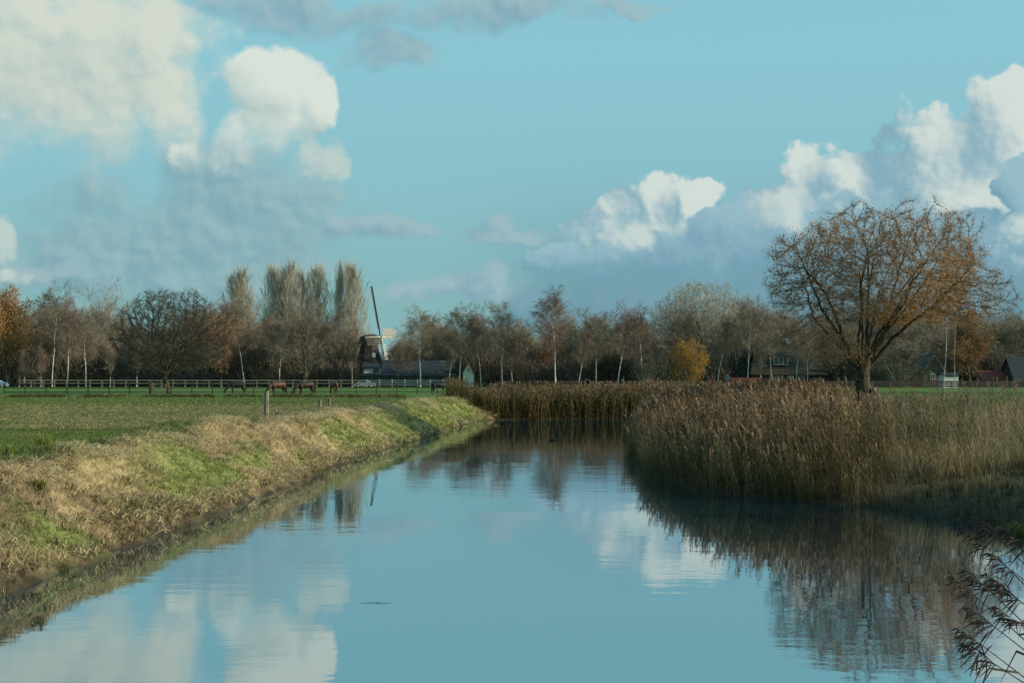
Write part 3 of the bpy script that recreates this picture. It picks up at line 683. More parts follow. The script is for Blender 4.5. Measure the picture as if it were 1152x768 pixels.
G1 = 'birches along the edge of the wood'
G2 = 'tall narrow poplars left of the windmill'
WT = [
 ('leafy1', 8, 322, 305, 'tree with rusty brown leaves at the left edge of the picture', 0, tw_brown, 62, 'leafy_tree', lf_rust),
 ('birch1', 59, 314, 306, 'tall birch with zigzag white stem right of the rusty tree', 'b', tw_brown, 46, 'birch_tree', None),
 ('birch3', 76, 333, 302, 'birch with twin pale stems right of the zigzag birch', 'b', tw_red, 34, 'birch_tree', None),
 ('sapling1', 28, 392, 299, 'thin young birch under the rusty leaved tree', 'b', tw_brown, 14, 'birch_tree', None),
 ('sapling1', 46, 388, 299, 'slim white birch stem left of the zigzag birch', 'b', tw_red, 13, 'birch_tree', None),
 ('birch2', 97, 345, 303, 'birch with white lower stem left of the airy pale tree', 'b', tw_brown, 30, 'birch_tree', None),
 ('airy1', 118, 314, 322, 'airy pale tree reaching above the wood left of the round dark tree', 'g', tw_brown, 60, 'bare_tree', None),
 ('sapling1', 124, 388, 299, 'slender young birch beneath the airy pale tree', 'b', tw_brown, 15, 'birch_tree', None),
 ('sapling1', 154, 386, 299, 'slender sapling just left of the round dark tree', 'b', tw_brown, 14, 'birch_tree', None),
 ('leafy2', 238, 344, 309, 'bare tree with a few russet leaves right of the round dark tree', 0, tw_brown, 54, 'bare_tree', lf_rust),
 ('poplar2', 268, 303, 326, 'broad pale poplar standing behind the tall white stemmed birch', 'g', tw_pale, 46, 'poplar_tree', None),
 ('birch3', 275, 325, 303, 'white stemmed birch in front of the broad pale poplar', 'b', tw_brown, 52, 'birch_tree', None),
 ('leafy2', 250, 352, 300, 'low tree with russet tinted twigs left of the white stemmed birch', 0, tw_red, 42, 'bare_tree', lf_rust),
 ('birch2', 315, 368, 299, 'short leaning birch with clean white stem near the crooked tree', 'b', tw_brown, 26, 'birch_tree', None),
 ('forest1', 305, 345, 311, 'dense brown tree between the white stemmed birch and the crooked tree', 0, tw_brown, 52, 'bare_tree', None),
 ('poplar1', 302, 297, 334, 'narrow poplar standing alone leftmost of the poplar row', 'g', tw_pale, 27, 'poplar_tree', None),
 ('poplar2', 326, 295, 334, 'wide ragged poplar, second of the poplar row from the left', 'g', tw_pale, 38, 'poplar_tree', None),
 ('poplar2', 345, 304, 337, 'ragged poplar half hidden behind the crooked tree', 'g', tw_pale, 30, 'poplar_tree', None),
 ('poplar1', 314, 306, 338, 'lower poplar filling the gap between the first two poplars of the row', 'g', tw_pale, 24, 'poplar_tree', None),
 ('poplar1', 365, 299, 334, 'poplar just right of the crooked tree, third of the tall ones in the poplar row', 'g', tw_pale, 34, 'poplar_tree', None),
 ('poplar2', 381, 294, 334, 'thin poplar rising highest in the row, fourth from the left', 'g', tw_pale, 18, 'poplar_tree', None),
 ('poplar1', 391, 295, 336, 'thin poplar second from the right end of the poplar row', 'g', tw_pale, 17, 'poplar_tree', None),
 ('poplar2', 403, 297, 333, 'poplar at the right end of the row nearest the windmill', 'g', tw_pale, 29, 'poplar_tree', None),
 ('crooked1', 342, 311, 298, 'large dark crooked tree with twisting limbs before the poplars', 0, tw_brown, 76, 'bare_tree', None),
 ('forest3', 385, 343, 303, 'dark bushy tree in front of the rightmost poplars', 0, tw_brown, 62, 'bare_tree', None),
 ('birch2', 396, 374, 299, 'pale thin birch just left of the windmill', 'b', tw_brown, 17, 'birch_tree', None),
 ('birch1', 473, 342, 300, 'round headed birch right of the windmill sails', 'b', tw_brown, 46, 'birch_tree', None),
 ('sapling1', 448, 388, 299, 'young reddish tree between windmill and round headed birch', 0, tw_red, 12, 'young_tree', None),
 ('sapling1', 461, 384, 299, 'slim reddish sapling left of the round headed birch', 0, tw_red, 14, 'young_tree', None),
 ('birch1', 517, 338, 300, 'birch with thick white stem left of the white gable', 'b', tw_brown, 44, 'birch_tree', None),
 ('birch3', 541, 342, 302, 'birch with twin thin stems right of the white gable', 'b', tw_red, 36, 'birch_tree', None),
 ('birch2', 565, 337, 300, 'leaning birch with forked white top right of the white gable', 'b', tw_brown, 40, 'birch_tree', None),
 ('sapling1', 577, 372, 298, 'small birch with dark red twigs beside the leaning birch', 'b', tw_red, 26, 'birch_tree', None),
 ('birch2', 505, 372, 299, 'small slanting birch in front of the dark barn roof', 'b', tw_brown, 24, 'birch_tree', None),
 ('birch1', 625, 319, 298, 'tallest birch with straight white stem and domed crown', 'b', tw_red, 54, 'birch_tree', None),
 ('birch3', 651, 364, 297, 'reddish birch close right of the tallest birch', 'b', tw_red, 30, 'birch_tree', None),
 ('birch2', 671, 350, 300, 'birch with single pale stem among the reddish ones', 'b', tw_brown, 34, 'birch_tree', None),
 ('birch3', 695, 336, 299, 'fan shaped birch with several white stems', 'b', tw_red, 40, 'birch_tree', None),
 ('birch1', 722, 344, 300, 'open birch with forking white limbs above the grey green bush', 'b', tw_red, 38, 'birch_tree', None),
 ('broad1', 786, 317, 326, 'big pale round tree rising behind the golden bush', 'g', tw_pale, 100, 'bare_tree', None),
 ('birch1', 775, 344, 304, 'dark twigged birch directly behind the golden bush', 'b', tw_brown, 40, 'birch_tree', None),
 ('birch3', 807, 347, 302, 'reddish twin stemmed birch right of the golden bush', 'b', tw_red, 36, 'birch_tree', None),
 ('birch1', 841, 330, 299, 'straight white birch beside the dark house gable', 'b', tw_brown, 34, 'birch_tree', None),
 ('sapling1', 855, 378, 298, 'thin yellowish young birch left of the dormer window', 'b', tw_brown, 16, 'birch_tree', None),
 ('birch2', 867, 344, 299, 'birch with bent white stem left of the dormer window', 'b', tw_brown, 30, 'birch_tree', None),
 ('birch2', 896, 352, 299, 'slim white birch right of the dormer window', 'b', tw_brown, 26, 'birch_tree', None),
 ('birch2', 909, 375, 299, 'small grey birch left of the big oak trunk', 'b', tw_brown, 24, 'birch_tree', None),
 ('forest1', 938, 352, 306, 'dark bare tree seen through the left side of the oak crown', 0, tw_brown, 50, 'bare_tree', None),
 ('leafy2', 1020, 385, 290, 'low bushy tree right of the oak trunk', 0, tw_brown, 64, 'bare_tree', None),
 ('leafy1', 1092, 348, 292, 'tree with orange leaves low behind the right side of the oak', 0, tw_brown, 66, 'leafy_tree', lf_orange),
 ('forest3', 1128, 352, 300, 'grey brown bare tree near the right edge', 0, tw_brown, 54, 'bare_tree', None),
 ('forest2', 1160, 346, 300, 'bare tree cut by the right edge of the picture', 0, tw_brown, 54, 'bare_tree', None),
]
for (key, px, top, Y, lab, tk, cm, w, nm, lf) in WT:
    tk = {'b': bark_birch, 'g': bark_grey, 0: bark_dark}[tk]
    grp = G1 if nm == 'birch_tree' else G2 if nm == 'poplar_tree' else 'trees at the edge of the wood'
    place_tree(key, px, top, Y, lab, tk, cm, w, nm, group=grp, leaf=lf, lean=(-.05 if 'leaning' in lab else .05 if 'slanting' in lab else 0))
# the round dark tree alone in the paddock, two pale birches standing in the right field
place_tree('broad1', 190, 326, 177, 'round dark bare tree standing alone in the paddock by the fence', bark_oak, tw_dark, 116, 'bare_tree', group='trees standing free in the fields')
place_tree('slender1', 1062, 236, 120, 'slim birch with reddish white stem behind the oak, left of a pair', bark_dull, tw_red, 60, 'birch_tree', group='pale birches standing behind the oak', rz=.6)
place_tree('slender2', 1074, 262, 123, 'slim white birch behind the oak, right of a pair', bark_dull, tw_red, 46, 'birch_tree', group='pale birches standing behind the oak', rz=2.)

# golden bush and grey green bush: crowns down to the ground
def bush(name, px, top, Y, w, label, leafm, n, lsize, cat='bush', seed=5, twm=None):
    r = np.random.default_rng(seed); Ht = Z(top, Y) - GZ; Wd = w / F * Y
    o = thing(name, label, cat, (X(px, Y), Y, GZ))
    segs = []; tips = []
    for k in range(26):
        a = r.random() * 6.28; s = r.random() ** .7; p = np.array((0, 0, 0.)); e = np.array((math.cos(a) * s * Wd * .46, math.sin(a) * s * Wd * .46, Ht * (1 - .42 * s * s) * (.75 + .25 * r.random())))
        for i in range(6):
            t_ = (i + 1) / 6; q = np.array((e[0] * t_ ** .75, e[1] * t_ ** .75, e[2] * t_)) + r.normal(0, .06, 3); segs.append((*p, *q, .09 * (1.1 - i / 6), .09 * (1.1 - t_))); p = q; 
            if i > 0: tips.append(q)
    MB_ = mesh_np(name + '_stems', *prisms(segs, 5)); obj('stems', MB_, bark_grey, o)
    # clumps
    P = []; clump = r.normal(0, 1, (90, 3)); clump /= np.linalg.norm(clump, axis=1)[:, None]
    rad = r.random(90) ** .35
    cen = clump * rad[:, None] * (Wd * .44, Wd * .44, Ht * .46) + (0, 0, Ht * .5)
    ii = r.integers(0, 90, n); P = cen[ii] + r.normal(0, Wd * .055, (n, 3))
    tpd = P - np.array((0, 0, Ht * .3)); tpd /= np.linalg.norm(tpd, axis=1)[:, None]
    jj = r.integers(0, n, n // 3)
    obj('twigs', mesh_np(name + '_twigs', *twigs(P[jj] - tpd[jj] * .3, tpd[jj], .6, .03, .4, 0, r)), twm or tw_brown, o)
    obj('foliage', mesh_np(name + '_foliage', *leafquads(P, lsize, r, .1)), leafm, o)
    return o
bush('golden_bush', 775, 378, 293, 50, 'golden yellow leaved bush in front of the wood', lf_yellow, 6500, .26)
bush('shrub', 725, 398, 290, 34, 'round grey green shrub left of the golden bush', lf_green, 3200, .24, seed=6)
bush('shrub', 948, 378, 296, 46, 'dark rounded shrub behind the left of the oak trunk', mat_simple('leaves_dark_purple', (.03, .022, .024), (.07, .05, .045), .8, transl=.1), 5200, .26, seed=7)
bush('shrub', 1012, 398, 285, 62, 'olive grey shrub right of the oak trunk', lf_green, 3600, .22, seed=8)
bush('shrub', 745, 392, 296, 40, 'dull olive shrub tucked behind the left side of the golden bush', lf_green, 3000, .24, seed=9)

# distant wood: one mass
def wood():
    parts = {'t': [], 'c': []}
    src = []
    for k, (sp, sd, Hh, W) in enumerate((('forest', 61, 20, 12), ('forest', 62, 20, 13), ('forest', 63, 20, 11), ('birch', 64, 20, 9))):
        segs, tp, td, r = grow(sp, sd, Hh, W)
        z1 = np.percentile(tp[:, 2], 99.5) + .6; wx = np.percentile(np.abs(tp[:, 0]), 97) + .5; kk = np.array((W / 2 / wx, W / 2 / wx, Hh / z1))
        segs[:, :3] *= kk; segs[:, 3:6] *= kk; tp = tp * kk
        big = segs[:, 6] > .07; sm = segs[~big]; sm = sm[r.random(len(sm)) < .45]; sm[:, 6:] = np.maximum(sm[:, 6:], .03)
        ii = r.integers(0, len(tp), 2600)
        a = cat_([prisms(segs[big], 4), prisms(sm, 3), twigs(tp[ii], td[ii], 1.8, .085, .6, .1, r)])
        src.append((*a, len(segs[big]) * 8))
    # undergrowth clump
    r = np.random.default_rng(77); n = 1500; P = r.normal(0, 1, (n, 3)) * (2.6, 2, 0) + (0, 0, 0); P[:, 2] = r.random(n) ** 1.3 * 4.5
    brush = (*twigs(P, np.tile(np.array((0., 0, 1)), (n, 1)), 1.8, .11, .5, 0, r), 0)
    sky = lambda px: np.interp(px, [-900, 0, 40, 100, 170, 240, 300, 360, 405, 418, 440, 452, 500, 560, 595, 640, 690, 740, 800, 850, 930, 1010, 1100, 1152, 2000],
                               [328, 326, 322, 342, 358, 334, 336, 342, 356, 388, 385, 364, 352, 348, 354, 352, 342, 338, 334, 338, 340, 342, 346, 342, 338])
    V, L, S, C = [], [], [], []; off = 0
    def add(src_, loc, rz, sx, sz, col):
        nonlocal off; tcol = np.array((.48, .44, .36)) * rng.uniform(.6, 1.1) if rng.random() < .5 else col * .6
        v, l, s, nt_ = src_; c, s_ = math.cos(rz), math.sin(rz)
        w = np.stack([(v[:, 0] * c - v[:, 1] * s_) * sx + loc[0], (v[:, 0] * s_ + v[:, 1] * c) * sx + loc[1], v[:, 2] * sz + loc[2]], -1)
        V.append(w.astype(np.float32)); L.append(l + off); S.append(s); cc_ = np.tile(np.float32(col), (len(v), 1)); cc_[:nt_] = np.float32(tcol); C.append(cc_); off += len(v)
    px = -330.
    while px < 1500:
        inside = -20 < px < 1172
        for row, Y in enumerate((318, 330, 344, 360)):
            if not inside and row > 2: continue
            p = px + rng.uniform(-14, 14); Yr = Y + rng.uniform(-5, 5)
            top = sky(p) + rng.uniform(-4, 34) + (3 - row) * 4
            if 404 < p < 446: 
                if row < 3: continue
                top = max(top, 388)
            Ht = Z(top, Yr) - GZ
            b = rng.uniform(.75, 1.2); col = np.array((.275, .235, .17)) * b if rng.random() < .6 else np.array((.30, .24, .175)) * b
            if rng.random() < .06: col = np.array((.21, .115, .06))
            add(src[rng.integers(0, 4)], (X(p, Yr), Yr, GZ), rng.uniform(0, 6.28), max(.55, Ht / 20) * rng.uniform(.85, 1.15), Ht / 20, col)
        px += 15 if inside else 30
    px = -330.
    while px < 1500:
        for Y in (312, 324, 338, 352):
            p = px + rng.uniform(-5, 5)
            if 404 < p < 512 and Y < 330: continue
            if (820 < p < 930) and Y < 318: continue
            add(brush, (X(p, Y), Y, GZ), rng.uniform(0, 6.28), 1.0, rng.uniform(.7, 1.5), np.array((.14, .118, .09)) * rng.uniform(.6, 1.4))
        px += 13
    me = mesh_np('distant_wood', np.concatenate(V), np.concatenate(L), np.concatenate(S), np.concatenate(C))
    tag(obj('distant_wood', me, mat_attr('wood_twigs', .9, .05)), 'brown leafless wood along the horizon behind the birches', 'woodland', kind='stuff')
wood()

# ------------------------------------------------------------------ the oak
def oak():
    Y0 = 95.0; r = np.random.default_rng(19)
    o = thing('oak_tree', 'spreading oak with sparse russet leaves behind the right reed bed', 'tree', (X(973, Y0), Y0, 1.55))
    L = lambda px, py, dy=0: np.array((X(px, Y0) - X(973, Y0), dy, Z(py, Y0) - 1.55))
    P = []; par = []
    def run(pts, prev):
        for c in pts:
            a_ = P[prev]; n = max(1, int(round(np.linalg.norm(c - a_) / .40)))
            for k in range(1, n + 1): P.append(a_ + (c - a_) * k / n + (r.normal(0, .03, 3) if k < n else 0)); par.append(prev); prev = len(P) - 1
        return prev
    P.append(L(972, 476)); par.append(-1)
    run([L(975, 462), L(973, 446), L(970, 430), L(971, 418, .1), L(975, 404, .2)], 0); NT = len(P)
    cc = L(1003, 324); fk = [int(NT * f) for f in (.64, .72, .80, .88, .94, .99)]
    for k in range(15):
        az_ = k * 2.39996 + .5; incl = (.30, 1.34, .85, 1.50, .58, 1.15, .42, 1.44, 1.0, 1.30, .15, .72, 1.46, .9, 1.25)[k]
        e = cc + np.array((math.cos(az_) * math.sin(incl) * 8.3, math.sin(az_) * math.sin(incl) * 7.0, math.cos(incl) * 5.2)) * (.72 if incl > 1 else .52)
        st = fk[(k * 5) % 6 if incl < 1 else (k * 5) % 4]; s0 = P[min(st, NT - 1)]; v = e - s0
        m1 = s0 + v * .30 + np.array((0, 0, .10)) + r.normal(0, .24, 3); m2 = s0 + v * .66 + np.array((0, 0, .30 if incl > .9 else .1)) + r.normal(0, .28, 3)
        run([m1, m2, e], min(st, NT - 1))
    # attraction points in a domed crown
    n = 9000; pts = r.uniform(-1, 1, (n * 4, 3)); rr = np.linalg.norm(pts, axis=1)
    lump = fbm(np.arctan2(pts[:, 1], pts[:, 0]) * 1.6 + 9, pts[:, 2] * 2.4 + 3, 3)
    ok = (rr < .66 + .62 * lump) & (rr > .34) & (pts[:, 2] > -.72 + .10 * lump); pts = pts[ok][:n]
    c = L(1003, 322); a = 8.5; pts = c + pts * (a, 7.2, np.nan) if False else np.stack([c[0] + pts[:, 0] * 8.45, pts[:, 1] * 7.2, c[2] + np.where(pts[:, 2] > 0, pts[:, 2] * 5.45, pts[:, 2] * 3.6)], -1)
    for (px, py, dy, sx, sz, m_) in ((908, 376, -1.5, 2.3, 1.3, 170), (938, 398, -2.4, 1.4, .9, 90), (1090, 352, 1.0, 2.2, .9, 90)):
        pts = np.concatenate([pts, L(px, py, dy) + r.normal(0, .45, (m_, 3)) * (sx, sx, sz)])
    hole = fbm(pts[:, 0] * .5 + 4, pts[:, 2] * .5 + pts[:, 1] * .2, 2); pts = pts[hole > .30]
    PP, pr = colonize(pts, P, par, .30, 3.2, .46, 60, .015, r)
    rad, kids = radii(pr, len(PP), .0115, 2.2)
    print('oak r', rad.max(), len(PP)); rad[:NT] = np.maximum(rad[:NT], np.linspace(.62, .40, NT)); rad = np.minimum(rad, .62)
    ch = np.where(pr >= 0)[0]; segs = np.concatenate([PP[pr[ch]], PP[ch], np.minimum(rad[pr[ch]], rad[ch] * 1.25)[:, None], rad[ch][:, None]], 1)
    big = segs[:, 7] > .05
    bs = segs[big]
    # flare at the foot
    bs[:, 6] *= 1 + .45 * np.exp(-bs[:, 2] / .9); bs[:, 7] *= 1 + .45 * np.exp(-bs[:, 5] / .9)
    # little overlap at the joints
    dd = bs[:, 3:6] - bs[:, :3]; bs[:, 3:6] += dd * .12
    obj('trunk', mesh_np('oak_trunk', *prisms(bs, 9), smooth=True), bark_oak, o)
    small = segs[~big]; tips = np.where((kids <= 1))[0]; tips = tips[rad[tips] < .03]
    dirs = np.array([unit(PP[i] - PP[pr[i]]) for i in tips])
    k = r.integers(0, len(tips), 66000)
    tw = twigs(PP[tips][k], dirs[k], .52, .013, .6, -.06, r)
    obj('crown', mesh_np('oak_crown', *cat_([prisms(small, 4), tw])), tw_oak, o)
    # leaves cling in clumps
    nn = fbm(PP[tips][:, 0] * .35 + 2, PP[tips][:, 2] * .45 + PP[tips][:, 1] * .15, 3)
    w = np.clip(nn - .30, 0.06, 1) ** 1.3 * (1 + .5 * (PP[tips][:, 0] > 0)); w /= w.sum()
    k = r.choice(len(tips), 34000, p=w)
    obj('leaves', mesh_np('oak_leaves', *leafquads(PP[tips][k] + dirs[k] * .22, .095, r, .24)), lf_rust, o)
    # pale scars where limbs were lost
    for (px, py, dy, s) in ((981, 438, -.56, .15),):
        c = L(px, py, dy); m = MB(); m.cyl(c + np.array((0, .12, 0)), c + np.array((.05, -.08, .03)), s, s * .8, 10)
        m.build('limb_scar', MATS.get('scar') or mat_simple('scar', (.20, .16, .10), (.32, .26, .18), 6), o)
oak()

# unseen bushes added offscreen to throw the shade on the near right bank
bush('shade_bush', CX + 24.5 / 39.5 * F, HY - (6.9 - CZ) / 39.5 * F, 39.5, 8 / 39.5 * F, 'unseen dense bush added to shade the right bank, the farther one', lf_green, 9000, .24, seed=11)
bush('shade_bush', CX + 22.5 / 33.5 * F, HY - (6.9 - CZ) / 33.5 * F, 33.5, 8 / 33.5 * F, 'unseen dense bush added to shade the right bank, the nearer one', lf_green, 9000, .24, seed=12)

# ------------------------------------------------------------------ near reeds at the lower right
def near_reeds():
    spec = [  # root x, y, height, tip px, tip py, lean
        (4.9, 8.6, 1106, 612), (5.0, 8.9, 1118, 600), (4.8, 8.2, 1108, 660), (5.1, 8.0, 1128, 660), (4.9, 7.6, 1100, 722), (5.2, 8.4, 1136, 640), (4.9, 7.2, 1112, 700), (5.3, 7.8, 1146, 700),
        (5.0, 9.4, 1094, 668), (5.1, 7.0, 1112, 742), (5.4, 8.2, 1150, 612), (5.3, 9.0, 1142, 672)]
    r = np.random.default_rng(4)
    for i, (rx, ry, tx, ty) in enumerate(spec):
        Yt = ry + r.uniform(-.5, .3); tip = np.array((X(tx, Yt), Yt, Z(ty, Yt)))
        root = np.array((rx + .5, ry, float(height(np.array([rx + .5]), np.array([ry]))[0][0])))
        mid = root + (tip - root) * .5 + np.array((.25, 0, .35))
        b = TB(); c = np.array((.05, .04, .025)); npt = 9
        cur = lambda t_: root * (1 - t_) ** 2 + 2 * mid * t_ * (1 - t_) + tip * t_ ** 2
        pts = [cur(k / (npt - 1)) for k in range(npt)]
        b.strip(pts, [.008] * (npt - 1) + [.004], (0.6, 0, .8), c, c); b.strip(pts, [.008] * (npt - 1) + [.004], (0, 1, 0), c, c)
        stemd = b.out()
        lv = TB()
        for k in range(5):
            t0 = .35 + .6 * (k + r.random()) / 5; p = cur(t0); a = r.choice([-1, 1]) ; l = .3 + .2 * r.random(); dx = -1 * r.uniform(.3, 1) if r.random() < .7 else .5; dy = r.normal(0, .5)
            q = [p, p + np.array((dx * l * .5, dy * l * .5, l * .12)), p + np.array((dx * l * .95, dy * l * .95, -l * .35))]
            cc = np.array((.04, .038, .02)) * r.uniform(.7, 1.6); lv.strip(q, [.014, .016, .002], (.1, .6, .75), cc, cc)
        pl = TB(); d = unit(cur(1) - cur(.92)); L_ = .17 + .07 * r.random()
        for k in range(46):
            t0 = k / 46; p = tip + d * L_ * (t0 - .15); dr = unit(d * .6 + r.normal(0, .42, 3) + np.array((-.15, 0, -.55))); l = (.09 + .05 * r.random()) * (1.15 - t0 * .7)
            cc = np.array((.035, .026, .020)) * r.uniform(.6, 1.5); q = [p, p + dr * l * .5, p + dr * l + np.array((0, 0, -.015))]
            pl.strip(q, [.003, .008, .002], unit(np.cross(dr, r.normal(0, 1, 3))), cc, cc * 1.2)
        lab = 'dark reed stem leaning in from the lower right corner over the water'
        o = thing('reed_stem', lab, 'reed', tuple(root), 0, 'reed stems leaning over the water at the lower right')
        for nm, T_ in (('stalk', stemd), ('leaves', lv.out()), ('plume', pl.out())):
            v, l, s, c_ = T_; v = v - root
            obj(nm, mesh_np('near_reed_' + nm, v, l, s, c_), reed_mat, o)
near_reeds()
# yellowing weed clump on the near right bank
def weed(px, Y, label, s, c0, c1, seed, x=None):
    xx = X(px, Y) if x is None else x; zz = float(height(np.array([xx]), np.array([float(Y)]))[0][0])
    o = thing('weed_clump', label, 'plant', (xx, Y, zz))
    v, l, q, c = tuft(70, .55 * s, .42 * s, .03, c0, c1, seed, .5); obj('leaves', mesh_np('weed_leaves', v, l, q, c), blade_mat, o)
    v, l, q, c = tuft(12, .7 * s, .3 * s, .012, (.2, .15, .07), (.28, .2, .1), seed + 1, .2); obj('stems', mesh_np('weed_stems', v, l, q, c), blade_mat, o)
weed(1147, 37.8, 'yellow and green weed clump on the dark right bank at the picture edge', .9, (.12, .12, .03), (.42, .30, .05), 301)
weed(8, 37.5, 'bright green leafy weed on top of the left bank at the picture edge', 1.0, (.06, .11, .02), (.20, .30, .05), 303)
weed(50, 40.5, 'yellow green grassy weed on the left bank crest', .9, (.12, .16, .03), (.36, .38, .08), 305)
weed(92, 42.5, 'pale yellow weed further along the left bank crest', .6, (.14, .17, .04), (.36, .36, .10), 307)
weed(45, 34, 'small yellowing weed halfway down the left bank', .55, (.14, .15, .04), (.40, .34, .08), 309)

# ------------------------------------------------------------------ fences and posts
wood_cream = mat_simple('painted_cream_wood', (.26, .22, .15), (.42, .37, .27), 3, stretch=(1, 1, 4))
wood_white = mat_simple('painted_white_wood', (.46, .43, .36), (.62, .59, .50), 3)
wood_dark = mat_simple('dark_wood', (.035, .032, .026), (.07, .06, .05), 4)
wood_grey = mat_simple('weathered_wood', (.10, .09, .07), (.26, .23, .18), 9, stretch=(1, 1, .25), bump=.5)
def fence(name, label, px0, px1, Y0, Y1, gap, zr, top, mat, w=.12, rail=.13):
    x0, x1 = X(px0, Y0), X(px1, Y1); L = math.hypot(x1 - x0, Y1 - Y0); n = max(2, int(round(L / gap)))
    o = thing(name, label, 'fence', (x0, Y0, GZ)); dx, dy = (x1 - x0) / n, (Y1 - Y0) / n
    first = None
    for i in range(n + 1):
        if first is None:
            m = MB(); m.box(-w / 2, w / 2, -w / 2, w / 2, -.2, top); first = m.build('post', mat, o); c = first
        else: c = first.copy(); link(c, o)
        c.location = (dx * i, dy * i, 0)
    for z in zr:
        m = MB(); m.bar((0, -w / 2 - .025, z), (dx * n, dy * n - w / 2 - .025, z), .04, rail, up=(0, 0, 1)); m.build('rail', mat, o)
    return o
fence('paddock_fence', 'long cream two rail fence along the left wood edge', 22, 411, 297, 293, 2.5, (.80, 1.42), 1.55, wood_cream, .14, .15)
fence('paddock_fence', 'bright white rail fence in front of the windmill', 413, 513, 284, 280, 2.6, (.55, 1.0, 1.42), 1.65, wood_white, .16, .13)
fence('field_fence', 'dark low fence behind the grazing horses', 5, 560, 178, 182, 2.6, (.25, .75, 1.25), 1.35, wood_dark, .10, .10)
fence('field_fence', 'dark rail fence above the far reeds before the birches', 562, 812, 262, 272, 3.0, (.7, 1.25), 1.35, wood_dark, .12, .16)
fence('field_fence', 'dark garden fence along the right field before the houses', 815, 1170, 272, 278, 3.0, (.35, .8, 1.2), 1.35, wood_dark, .12, .3)

def post(px, top, base_y, w, label, zb=None, tilt=0):
    Y = (CZ - GZ) / (base_y - HY) * F if zb is None else zb[1]; x = X(px, Y); z = float(height(np.array([x]), np.array([Y]))[0][0])
    h = Z(top, Y) - z; m = MB(); ww = w / F * Y
    rings = []
    for k in range(6):
        f = k / 5; rr = ww / 2 * (1.06 - .08 * f); rings.append([(rr * math.cos(a) * (1 + .05 * math.sin(k * 3 + a)), rr * math.sin(a), -.3 + (h + .3) * f + (.03 * math.cos(a) if k == 5 else 0)) for a in np.linspace(0, 6.283, 9)[:-1]])
    m.hull(rings); o = m.build('wooden_post', wood_grey, smooth=False); o.location = (x, Y, z); o.rotation_euler = (tilt, tilt * .6, 0); tag(o, label, 'post', 'weathered posts on the left bank'); return o
post(300, 440, 470, 5.5, 'tall weathered wooden post nearest on the left bank crest')
post(360, 450, 464, 3.6, 'short weathered post, left one of the two small posts', tilt=.03)
post(371, 448, 461, 3.0, 'thin short post, right one of the two small posts', tilt=-.05)
# gate by the round tree
g = thing('gate_post', 'thick dark gate post left of the round dark tree', 'post', (X(170, 172), 172, GZ)); m = MB(); m.cyl((0, 0, -.2), (0, 0, 1.45), .24, .21, 10); m.build('post', wood_dark, g); m = MB(); m.cyl((0, 0, 1.45), (0, 0, 1.5), .25, .18, 10); m.build('cap', wood_dark, g)
g = thing('field_gate', 'small pale field gate between dark post and round tree', 'gate', (X(173, 174), 174, GZ)); 
w_ = X(187, 174) - X(173, 174)
for z in (.35, .75, 1.15): m = MB(); m.bar((0, 0, z), (w_, 0, z), .04, .07); m.build('rail', wood_grey, g)
for xx in (0, w_): m = MB(); m.box(xx - .05, xx + .05, -.05, .05, 0, 1.3); m.build('upright', wood_grey, g)
m = MB(); m.bar((0, -.04, .35), (w_, -.04, 1.15), .03, .05); m.build('brace', wood_grey, g)

# low heaps of cut grass along the paddock edge
def heaps():
    T = [tuft(14, .28, .35, .05, (.07, .075, .03), (.15, .15, .06), 400 + s) for s in range(4)]
    n = 1500; px = rng.uniform(0, 520, n); Y = 148 + rng.normal(0, 1.5, n); x = X(px, Y); k = fbm(x * .35, Y * .1) > .50; x, Y = x[k], Y[k]; n = len(x)
    h, d, lf = height(x, Y)
    v, l, s, c = scatter(T, np.stack([x, Y, h], -1), rng.uniform(0, 6.28, n), np.full(n, .1), rng.uniform(0, 6.28, n), rng.uniform(.8, 1.7, n), np.ones((n, 3)) * rng.uniform(.6, 1.4, (n, 1)))
    tag(obj('rough_grass', mesh_np('rough_grass', v, l, s, c), blade_mat), 'ragged line of rough grass along the paddock edge', 'grass', kind='stuff')
heaps()

# ------------------------------------------------------------------ horses (skin modifier bodies)
def skin(name, pts, edges, mat, parent, root=0, sub=2, vox=.028):
    """one continuous body: swollen limbs fused by a voxel remesh"""
    th = np.linspace(0, 2 * math.pi, 13)[:-1]; ph = np.linspace(-math.pi / 2, math.pi / 2, 9)
    S_ = np.array([(math.cos(b) * math.cos(a), math.cos(b) * math.sin(a), math.sin(b)) for b in ph for a in th])
    q = np.array([(r_ * 12 + c_, r_ * 12 + (c_ + 1) % 12, (r_ + 1) * 12 + (c_ + 1) % 12, (r_ + 1) * 12 + c_) for r_ in range(8) for c_ in range(12)])
    V = []; Fq = []; k = 0
    for a, b in edges:
        A, B = pts[a], pts[b]; ra, rb = np.array((A[3], A[4] if len(A) > 4 else A[3])), np.array((B[3], B[4] if len(B) > 4 else B[3])); L = math.dist(A[:3], B[:3]); n = max(2, int(L / .05))
        for i in range(n + 1):
            f = i / n; c = np.array(A[:3]) * (1 - f) + np.array(B[:3]) * f; r_ = ra * (1 - f) + rb * f
            V.append(S_ * (r_.mean(), r_[0], r_[1]) + c); Fq.append(q + k); k += len(S_)
    V = np.concatenate(V); Fq = np.concatenate(Fq)
    o = obj(name, mesh_np(name, V, Fq.ravel(), np.full(len(Fq), 4), smooth=True), mat, parent)
    rm = o.modifiers.new('Remesh', 'REMESH'); rm.mode = 'VOXEL'; rm.voxel_size = vox; rm.use_smooth_shade = True
    sm = o.modifiers.new('Smooth', 'SMOOTH'); sm.factor = .5; sm.iterations = 4
    return o
def coat(name, c1, c2): return mat_simple(name, c1, c2, 2.2, rough=.55, spec=.3)
